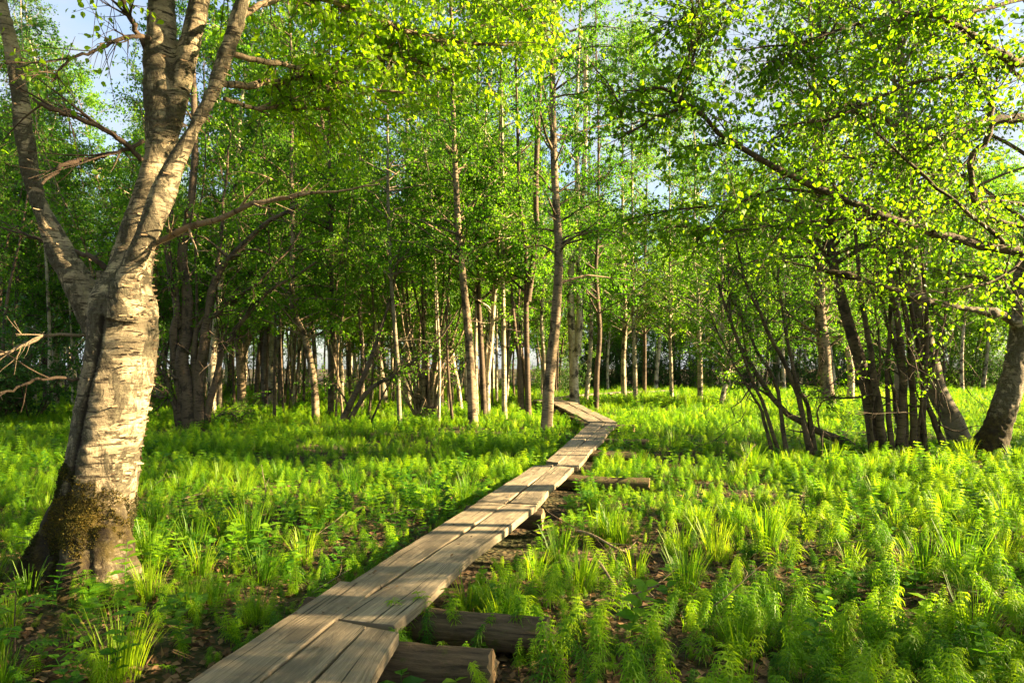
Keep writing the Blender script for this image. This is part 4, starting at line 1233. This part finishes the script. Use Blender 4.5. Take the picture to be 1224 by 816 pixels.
# unseen trees added outside the picture on the sunny side to cast shade
SHADE_TREES = [(13, 2.2), (19.0, 3.6), (9.0, 2.6), (11.6, 11.6), (14, 12.9), (17, 14.0), (36, 12), (44, 22)]
for k, (x, y) in enumerate(SHADE_TREES):
    copy_thing('birch_tree', 'tree', KINDS[k % 6], ('trunk', 'crown'), (x, y, 0), k * 1.3, .8 + .06 * (k % 5), 'unseen birch added beyond the right edge to shade the clearing', 'tree', 'birches beyond the right edge')
SHADE_POLES = [(4.4, 2.5), (5.3, 3.3), (4.9, 3.9), (6.3, 4.5), (5.6, 5.1), (7.6, 5.7), (8.6, 6.3), (7.4, 8.4), (9.0, 9.3), (10.4, 10.2), (10.0, 11.4), (12.5, 12.6), (13.8, 13.6), (14.4, 15.2), (16.5, 17.5)]  # unseen slim trunks, added to lay shadow stripes over the boardwalk
for k, (x, y) in enumerate(SHADE_POLES):
    copy_thing('birch_tree', 'tree', KINDS[6], ('trunk', 'crown'), (x, y, 0), k * 2.1, .8 + .07 * (k % 4), 'unseen slim high crowned birch added at right for shadow stripes', 'tree', 'slim birches beyond the right edge')
for k, (x, y) in enumerate([(6.5, 2.7), (8.2, 3.5), (10.5, 2.9), (14, 4.4), (12, 7.4)]):  # unseen bushes, added only to darken the ground with their shade
    copy_thing('leafy_bush', 'bush', BUSH[k % 3], ('stem', 'crown'), (x, y, 0), k, .8, 'unseen leafy bush added at right to shade the ground', 'bush', 'unseen bushes added to cast shade')
SKY_BLOCK_TREES = [(-4.5, -1.5), (-1, -3.5), (2.5, -2.2), (5.5, -3.8), (-8, -3), (-6.5, 2.4), (-8.2, 5.2), (-9.8, 8.0), (-11.5, 10.6), (-13, 13.2), (-12, 3), (-15, 7), (-18, 11), (-11, -7), (-4, -8), (3, -8), (9, -7), (-17, 0), (-20, 5), (13, -9)]  # unseen trees behind and left of the camera, added to block sky light
for k, (x, y) in enumerate(SKY_BLOCK_TREES):
    copy_thing('alder_tree', 'tree', KINDS[(k * 5 + 2) % 6], ('trunk', 'crown'), (x, y, 0), k * 1.7, 1.0, 'unseen leafy tree added round the camera to block sky light', 'tree', 'unseen trees added to block sky light')

# ------------------------------------------------------------------ ground plants
def horsetail_mesh(seed, h=.36, whorls=9, arms=9, wide=1.0, droop=1.0, top=0.0, bend=.05):
    r = np.random.default_rng(seed)
    b = MB()
    lean = r.normal(size=2) * bend
    zz = np.linspace(-.03, h, 7)
    P = np.stack([lean[0] * (zz / h) ** 2, lean[1] * (zz / h) ** 2, zz], 1)
    tube(b, P, np.linspace(.0032, .0012, 7), 4, 0, .7)
    for k in range(whorls):
        t = k / (whorls - 1)
        z = h * (.30 + .68 * t)
        c = np.array([lean[0] * (z / h) ** 2, lean[1] * (z / h) ** 2, z])
        L = h * .30 * wide * (1 - t * (1 - top)) ** .7 + .020
        if r.uniform() < .12:
            L *= .55
        if k == 0:
            L *= .75
        for a in np.arange(arms) * 6.283 / arms + r.uniform(0, 6):
            o = np.array([math.cos(a), math.sin(a), 0])
            l = L * r.uniform(.6, 1.2)
            if r.uniform() < .08:
                continue
            rise = .18 - .05 * t
            pts = [c, c + o * l * .45 + np.array([0, 0, l * rise]), c + o * l * .82 + np.array([0, 0, -l * .06 * droop]), c + o * l * 1.0 + np.array([0, 0, -l * .42 * droop])]
            sd = np.array([-o[1], o[0], 0]) * .0026
            up = np.array([0, 0, .0024])
            w_ = [.6, 1.3, 1.0, .2]
            vs = []
            for p, ww in zip(pts, w_):
                vs += [p - sd * ww + up * ww, p + sd * ww - up * ww * .2]
            b.add(vs, [[0, 1, 3, 2], [2, 3, 5, 4], [4, 5, 7, 6]], 0, np.clip(.5 + .25 * (t - .5) + r.normal() * .12, 0, 1))
            # fine side shoots
            for f in (.35, .65):
                m = pts[0] * (1 - f) + pts[2] * f + np.array([0, 0, l * rise * .7])
                for sgn in (-1, 1):
                    tip = m + o * l * .22 + sgn * np.array([-o[1], o[0], 0]) * l * .24 + np.array([0, 0, -l * .12])
                    b.add([m, m + o * .004, tip], [[0, 1, 2]], 0, np.clip(.6 + r.normal() * .12, 0, 1))
    return b.mesh('horsetail', [M['horsetail']])


def herb_mesh(seed, h=.28, pairs=5, leaf=.085):
    r = np.random.default_rng(seed)
    b = MB()
    lean = r.normal(size=2) * .06
    zz = np.linspace(-.03, h, 6)
    P = np.stack([lean[0] * (zz / h) ** 2, lean[1] * (zz / h) ** 2, zz], 1)
    tube(b, P, np.linspace(.0035, .0015, 6), 4, 0, .45)
    for k in range(pairs):
        t = (k + .6) / pairs
        z = h * (.25 + .75 * t)
        c = np.array([lean[0] * (z / h) ** 2, lean[1] * (z / h) ** 2, z])
        a0 = k * 1.57 + r.uniform(-.4, .4)
        for a in (a0, a0 + 3.14):
            D = np.array([[math.cos(a), math.sin(a), .35 - .3 * r.uniform()]])
            leaves(b, c[None], D, np.array([[r.normal() * .2, r.normal() * .2, 1.0]]), leaf * (1.05 - .5 * abs(t - .45)) * r.uniform(.8, 1.15), LEAF_HI, 0, np.clip(.5 + .3 * (t - .5) + r.normal() * .1, 0, 1))
    return b.mesh('leafy_plant', [M['herb']])


def sedge_mesh(seed, h=.42, n=70, spread=.10, dry=8):
    r = np.random.default_rng(seed)
    b = MB()
    for k in range(n + dry):
        a = r.uniform(0, 6.28)
        o = np.array([math.cos(a), math.sin(a), 0])
        p = o * spread * r.uniform(0, 1) ** .5
        L = h * r.uniform(.55, 1.15)
        le = r.uniform(.1, .55)
        bend = r.uniform(.1, .5)
        if k >= n:
            le, bend, L = r.uniform(.6, 1.2), .7, L * .7
        pts = [p + np.array([0, 0, -.02]), p + o * le * L * .35 + np.array([0, 0, L * .5]), p + o * le * L * .75 + np.array([0, 0, L * (.85 - .2 * bend)]), p + o * le * L * 1.15 + np.array([0, 0, L * (.95 - .55 * bend)])]
        sd = np.array([-o[1], o[0], 0]) * r.uniform(.0022, .0042)
        vs = []
        for q_, ww in zip(pts, (1, 1.1, .7, .08)):
            vs += [q_ - sd * ww, q_ + sd * ww]
        b.add(vs, [[0, 1, 3, 2], [2, 3, 5, 4], [4, 5, 7, 6]], 0 if k < n else 1, np.clip(.5 + r.normal() * .2, 0, 1))
    return b.mesh('sedge_tussock', [M['sedge'], M['dry']])


HT = [horsetail_mesh(k, *a) for k, a in enumerate([(.36, 9, 11, 1.0, 1.0, 0, .05), (.42, 11, 11, .7, .8, .1, .09), (.30, 7, 12, 1.25, .5, .35, .04), (.24, 7, 10, .8, 1.3, 0, .10),
                                                   (.40, 10, 12, .9, 1.1, .15, .13), (.34, 12, 9, .45, 1.2, .2, .06), (.46, 9, 11, .85, .3, .3, .07), (.20, 5, 11, 1.3, .9, .4, .05)])]
HB = [herb_mesh(20 + k, h, p_, l) for k, (h, p_, l) in enumerate([(.26, 5, .085), (.20, 4, .065), (.36, 7, .095), (.14, 3, .06), (.30, 8, .05), (.22, 3, .12)])]
SG = [sedge_mesh(40 + k, h, n, s, dr) for k, (h, n, s, dr) in enumerate([(.42, 75, .09, 10), (.34, 40, .07, 14), (.52, 95, .12, 10), (.26, 26, .05, 4), (.22, 18, .10, 8)])]


def patch(x, y, f, seed):
    p = np.stack([x, y, np.zeros_like(x)], -1)
    return wave_noise(p, f, seed, 3)


BARE = [(-2.2, 3.7, .55, .55), (.72, 3.9, .32, 1.1), (1.05, 5.2, .28, .9), (.9, 3.2, .45, .4), (-1.6, 4.5, .3, .25), (-.25, 2.95, .55, .3), (-.1, 3.4, .5, .22), (.2, 3.45, .2, .25), (1.3, 6.5, .3, .5)]


def bare(x, y):
    v = np.zeros_like(x)
    for cx, cy, rx, ry in BARE:
        v = np.maximum(v, np.exp(-((x - cx) / rx) ** 2 - ((y - cy) / ry) ** 2))
    return v


def strew(d0, d1, per_m2, seed, keep, margin=1.3):
    g = np.random.default_rng(seed)
    wid = .80 * d1 + margin
    n = int(per_m2 * 2 * wid * (d1 - d0))
    x = g.uniform(-wid, wid, n)
    y = g.uniform(d0, d1, n)
    ok = (np.abs(x) < .80 * y + margin) & (walk_dist(x, y) > .37 + g.normal(size=n) * .03)
    ok &= (x - hero_org[0]) ** 2 + (y - hero_org[1]) ** 2 > .42 ** 2
    x, y = x[ok], y[ok]
    k = keep(x, y, g)
    return x[k], y[k], g


sets = {'h': [], 'b': [], 's': []}
for d0, d1, den, sc in ((2.6, 10, 150, 1.0), (10, 22, 100, 1.0), (22, 52, 48, 1.15)):
    x, y, g = strew(d0, d1, den, 61 + int(d0), lambda x, y, g: g.uniform(size=len(x)) < np.clip(.68 + .38 * patch(x, y, 1.1, 5), .10, 1) * (1 - .93 * bare(x, y)))
    sets['h'].append((x, y, (.24 + .48 * g.uniform(size=len(x)) ** 1.4) * np.clip(1 + .25 * patch(x, y, .8, 77), .65, 1.3) * sc, g.integers(0, len(HT), len(x)), g.uniform(0, 6.28, len(x)), g.normal(size=(2, len(x))) * .17))
for d0, d1, den, sc in ((2.6, 10, 36, .85), (10, 22, 20, 1.0), (22, 52, 9, 1.3)):
    x, y, g = strew(d0, d1, den, 161 + int(d0), lambda x, y, g: g.uniform(size=len(x)) < np.clip(.35 + .5 * patch(x, y, .9, 9), .05, 1) * (1 - .8 * bare(x, y)))
    sets['b'].append((x, y, g.uniform(.6, 1.25, len(x)) * sc, g.integers(0, len(HB), len(x)), g.uniform(0, 6.28, len(x)), g.normal(size=(2, len(x))) * .12))
for d0, d1, den, sc in ((2.8, 10, 9, .68), (10, 22, 5, .8), (22, 52, 2.5, 1.1)):
    x, y, g = strew(d0, d1, den, 261 + int(d0), lambda x, y, g: (walk_dist(x, y) > .55) & (g.uniform(size=len(x)) < np.clip(.4 + .7 * patch(x, y, .7, 15), .04, 1) * (1 - .9 * bare(x, y))))
    sets['s'].append((x, y, g.uniform(.6, 1.15, len(x)) * sc, g.integers(0, len(SG), len(x)), g.uniform(0, 6.28, len(x)), g.normal(size=(2, len(x))) * .08))
# sedge tussocks seen clearly in the photograph
SEEN = [(285, 600), (420, 585), (300, 650), (230, 660), (820, 700), (880, 640), (985, 600), (1105, 700), (1150, 700), (560, 740), (600, 755), (1050, 600), (330, 560), (915, 660), (1000, 640), (760, 680), (240, 690), (640, 690)]
px_ = np.array([on_z(*p, 0.0)[:2] for p in SEEN])
g = np.random.default_rng(3)
sets['s'].insert(0, (px_[:, 0], px_[:, 1], g.uniform(.7, .95, len(px_)), g.integers(0, 3, len(px_)), g.uniform(0, 6.28, len(px_)), g.normal(size=(2, len(px_))) * .05))


def scatter(name, data, sources, label, cat):
    x, y, sc, idx, rz, tl = data
    me = bpy.data.meshes.new(name)
    V = np.stack([x, y, ground_h(x, y) - .01], 1)
    me.vertices.add(len(V))
    me.vertices.foreach_set('co', V.ravel().astype(np.float32))
    a = me.attributes.new('rot', 'FLOAT_VECTOR', 'POINT')
    a.data.foreach_set('vector', np.stack([tl[0], tl[1], rz], 1).ravel().astype(np.float32))
    a = me.attributes.new('scl', 'FLOAT', 'POINT')
    a.data.foreach_set('value', sc.astype(np.float32))
    a = me.attributes.new('idx', 'INT', 'POINT')
    a.data.foreach_set('value', idx.astype(np.int32))
    o = put(name, me)
    tag(o, label, cat, kind='stuff')
    ng = bpy.data.node_groups.new(name, 'GeometryNodeTree')
    ng.interface.new_socket('Geometry', in_out='INPUT', socket_type='NodeSocketGeometry')
    ng.interface.new_socket('Geometry', in_out='OUTPUT', socket_type='NodeSocketGeometry')
    nd, lk = ng.nodes, ng.links
    gi_, go_ = nd.new('NodeGroupInput'), nd.new('NodeGroupOutput')
    iop = nd.new('GeometryNodeInstanceOnPoints')
    jn = nd.new('GeometryNodeJoinGeometry')
    for so in sources:
        oi = nd.new('GeometryNodeObjectInfo')
        oi.inputs['Object'].default_value = so
        oi.inputs['As Instance'].default_value = True
        lk.new(oi.outputs['Geometry'], jn.inputs[0])
    def attr(nm, ty):
        n = nd.new('GeometryNodeInputNamedAttribute')
        n.data_type = ty
        n.inputs['Name'].default_value = nm
        return n.outputs['Attribute']
    er = nd.new('FunctionNodeEulerToRotation')
    lk.new(attr('rot', 'FLOAT_VECTOR'), er.inputs[0])
    lk.new(gi_.outputs[0], iop.inputs['Points'])
    lk.new(jn.outputs[0], iop.inputs['Instance'])
    iop.inputs['Pick Instance'].default_value = True
    lk.new(attr('idx', 'INT'), iop.inputs['Instance Index'])
    lk.new(er.outputs[0], iop.inputs['Rotation'])
    lk.new(attr('scl', 'FLOAT'), iop.inputs['Scale'])
    lk.new(iop.outputs[0], go_.inputs[0])
    md = o.modifiers.new('scatter', 'NODES')
    md.node_group = ng
    return o


def plant_set(key, meshes, name, label, cat, group, n_single, stuff_name, stuff_label, cap):
    x = np.concatenate([s[0] for s in sets[key]])
    y = np.concatenate([s[1] for s in sets[key]])
    sc = np.concatenate([s[2] for s in sets[key]])
    ix = np.concatenate([s[3] for s in sets[key]])
    rz = np.concatenate([s[4] for s in sets[key]])
    tl = np.concatenate([s[5] for s in sets[key]], 1)
    vis = (np.abs(x) < .74 * y) & (CAMZ / y * F + HZ - .12 * F / y < 816)
    score = np.where(vis, sc / y, 0)
    order = np.argsort(-score)
    first, rest = order[:n_single], order[n_single:]
    src = []
    z = ground_h(x, y)
    used = set()
    for i in first:
        o = put(name, meshes[ix[i]], None, (x[i], y[i], z[i] - .01))
        o.rotation_euler = (tl[0, i], tl[1, i], rz[i])
        o.scale = (sc[i],) * 3
        wd = float(walk_dist(np.array(x[i]), np.array(y[i])))
        left = x[i] < np.interp(y[i], WALK[:, 1], WALK[:, 0])
        hd = math.hypot(x[i] - hero_org[0], y[i] - hero_org[1])
        if hd < 1.1:
            where = 'at the foot of the thick birch'
        elif wd < .75:
            where = 'close along the left edge of the planks' if left else ('beside the support log ends' if y[i] < 4.2 else 'close along the right edge of the planks')
        elif left:
            where = 'left of the boardwalk in the shade near the camera' if y[i] < 4.6 else 'between the boardwalk and the thick birch'
        else:
            where = 'right of the boardwalk in the near shade' if y[i] < 4.6 else 'right of the boardwalk in the sunny plants'
        size = 'small' if sc[i] < .55 else ('tall' if sc[i] > .8 else 'middling')
        tag(o, size + ' ' + label + ' ' + where, cat, group)
        if ix[i] not in used:
            used.add(ix[i])
            src.append((ix[i], o))
    src = [o for _, o in sorted(src, key=lambda q_: q_[0])]
    scatter(stuff_name, (x[rest], y[rest], sc[rest], ix[rest] % len(src), rz[rest], tl[:, rest]), src, stuff_label, cat)


plant_set('h', HT, 'horsetail', 'feathery horsetail', 'horsetail', 'horsetails nearest the camera', 300, 'horsetail_undergrowth', 'carpet of feathery horsetails covering the floor of the wood', 0)
plant_set('b', HB, 'leafy_plant', 'herb with paired leaves', 'plant', 'leafy herbs nearest the camera', 220, 'herb_undergrowth', 'scattered broad leaved herbs covering the floor of the wood', 0)
plant_set('s', SG, 'sedge_tussock', 'tuft of narrow sedge blades', 'grass tuft', 'sedge tufts nearest the camera', 120, 'grass', 'thin tufts of grass growing all over the clearing', 0)

# dead leaves and twigs on the floor near the camera
lt = MB()
g = np.random.default_rng(8)
n = 26000
y = 2.4 + 9 * g.uniform(size=n) ** 1.4
x = g.uniform(-1, 1, n) * (.8 * y + .8)
ok = walk_dist(x, y) > .30
x, y = x[ok], y[ok]
n = len(x)
leaves(lt, np.stack([x, y, ground_h(x, y) + g.uniform(.004, .03, n)], 1), np.stack([g.normal(size=n), g.normal(size=n), g.normal(size=n) * .25], 1),
       np.stack([g.normal(size=n) * .35, g.normal(size=n) * .35, np.ones(n)], 1), g.uniform(.035, .075, n), LEAF_LO, 0, g.uniform(0, 1, n))
k = 46                      # a few blown onto the boards
y = 3.5 + 14 * g.uniform(size=k) ** 1.6
x = np.interp(y, WALK[:, 1], WALK[:, 0]) + g.uniform(-.24, .24, k)
leaves(lt, np.stack([x, y, np.full(k, BT + .012)], 1), np.stack([g.normal(size=k), g.normal(size=k), g.normal(size=k) * .12], 1),
       np.stack([g.normal(size=k) * .2, g.normal(size=k) * .2, np.ones(k)], 1), g.uniform(.02, .045, k), LEAF_LO, 0, g.uniform(0, 1, k))
tag(lt.build('leaf_litter', [M['dry']]), 'brown dead leaves lying on the bare patches', 'leaf litter', kind='stuff')

for k, (pts, w_) in enumerate([
    ([(690, 560, 0), (640, 600, 0), (700, 640, 0)], 5), ([(690, 650, 0), (735, 662, 0), (760, 655, 0)], 5), ([(715, 690, 0), (745, 712, 0), (790, 716, 0)], 5),
    ([(955, 600, 0), (1000, 592, 0), (1035, 580, 0)], 5)]):
    P = smooth_path(np.stack([on_z(px, py, .03) for px, py, _ in pts]) + np.array([0, 0, .03]), 12)
    P[:, 2] += .04 + .05 * np.sin(np.linspace(0, 5, 12) + k)
    org = P[0].copy()
    b = MB()
    tube(b, P - org, np.linspace(.012, .005, 12), 6, 0, wob=.08, seed=k)
    rr = np.random.default_rng(k)
    for i in (4, 7, 9):
        tube(b, limb_path(rr, P[i] - org, unit(P[i] - P[i - 1]) + rr.normal(size=3) * .4, .25, 5, .3), np.linspace(.005, .002, 5), 4, 0)
    tag(b.build('fallen_twig', [M['deadwood']], None, tuple(org)), ['dry twig lying beside the third run of planks', 'pale dry twig right of the wavy edged plank', 'dry twig on the bare strip of litter right of the logs', 'dead twig lying in the plants before the arching willow'][k], 'twig')

# dry stalks lying about, and a rowan shoot in the near corner
g = np.random.default_rng(55)
for k in range(26):
    yy = g.uniform(3.6, 11)
    xx = g.uniform(-.7, .7) * yy
    if walk_dist(np.array(xx), np.array(yy)) < .6:
        continue
    L = g.uniform(.25, .8)
    b = MB()
    a = g.uniform(0, 6.28)
    P = limb_path(g, (0, 0, .03), (math.cos(a), math.sin(a), g.uniform(.02, .9)), L, 8, .22)
    tube(b, P, np.linspace(.006, .002, 8), 5, 0)
    for i in (3, 5):
        tube(b, limb_path(g, P[i], P[i] - P[i - 1] + g.normal(size=3) * .05, L * .35, 5, .3), np.linspace(.003, .001, 5), 3, 0)
    side = 'left' if xx < np.interp(yy, WALK[:, 1], WALK[:, 0]) else 'right'
    tag(b.build('dry_stalk', [M['deadwood']], None, (xx, yy, float(ground_h(xx, yy)))), 'pale dry stalk poking out of the plants ' + side + ' of the boardwalk', 'twig', 'dry stalks in the undergrowth')

rs = empty('rowan_shoot', (-2.50, 3.42, 0), 'young rowan shoot with sunlit paired leaflets in the near left corner', 'plant')
b = MB()
stem = smooth_path(np.array([[0, 0, -.03], [.01, 0, .12], [0, .01, .28], [.015, 0, .40]]), 10)
tube(b, stem, np.linspace(.005, .0025, 10), 5, 0)
b.build('stem', [M['twig']], rs)
for k in range(7):
    p0 = stem[3 + k]
    a = k * 2.4 + .4
    o_ = np.array([math.cos(a), math.sin(a), 0])
    q_ = smooth_path(np.array([p0, p0 + o_ * .09 + [0, 0, .05], p0 + o_ * .19 + [0, 0, .03]]), 9)
    b = MB()
    tube(b, q_, np.linspace(.0018, .0008, 9), 3, 0)
    sd = np.array([-o_[1], o_[0], 0])
    for i in range(2, 9):
        for sg in ((-1, 1) if i < 8 else (0,)):
            leaves(b, q_[i][None], (o_ * .55 + sd * sg + np.array([0, 0, -.1]))[None], np.array([[g.normal() * .15, g.normal() * .15, 1.0]]), .055, (LEAF_HI[0] * np.array([1, .75, 1]), LEAF_HI[1]), 1, np.clip(.6 + g.normal() * .12, 0, 1))
    b.build('leaf', [M['twig'], M['herb']], rs)
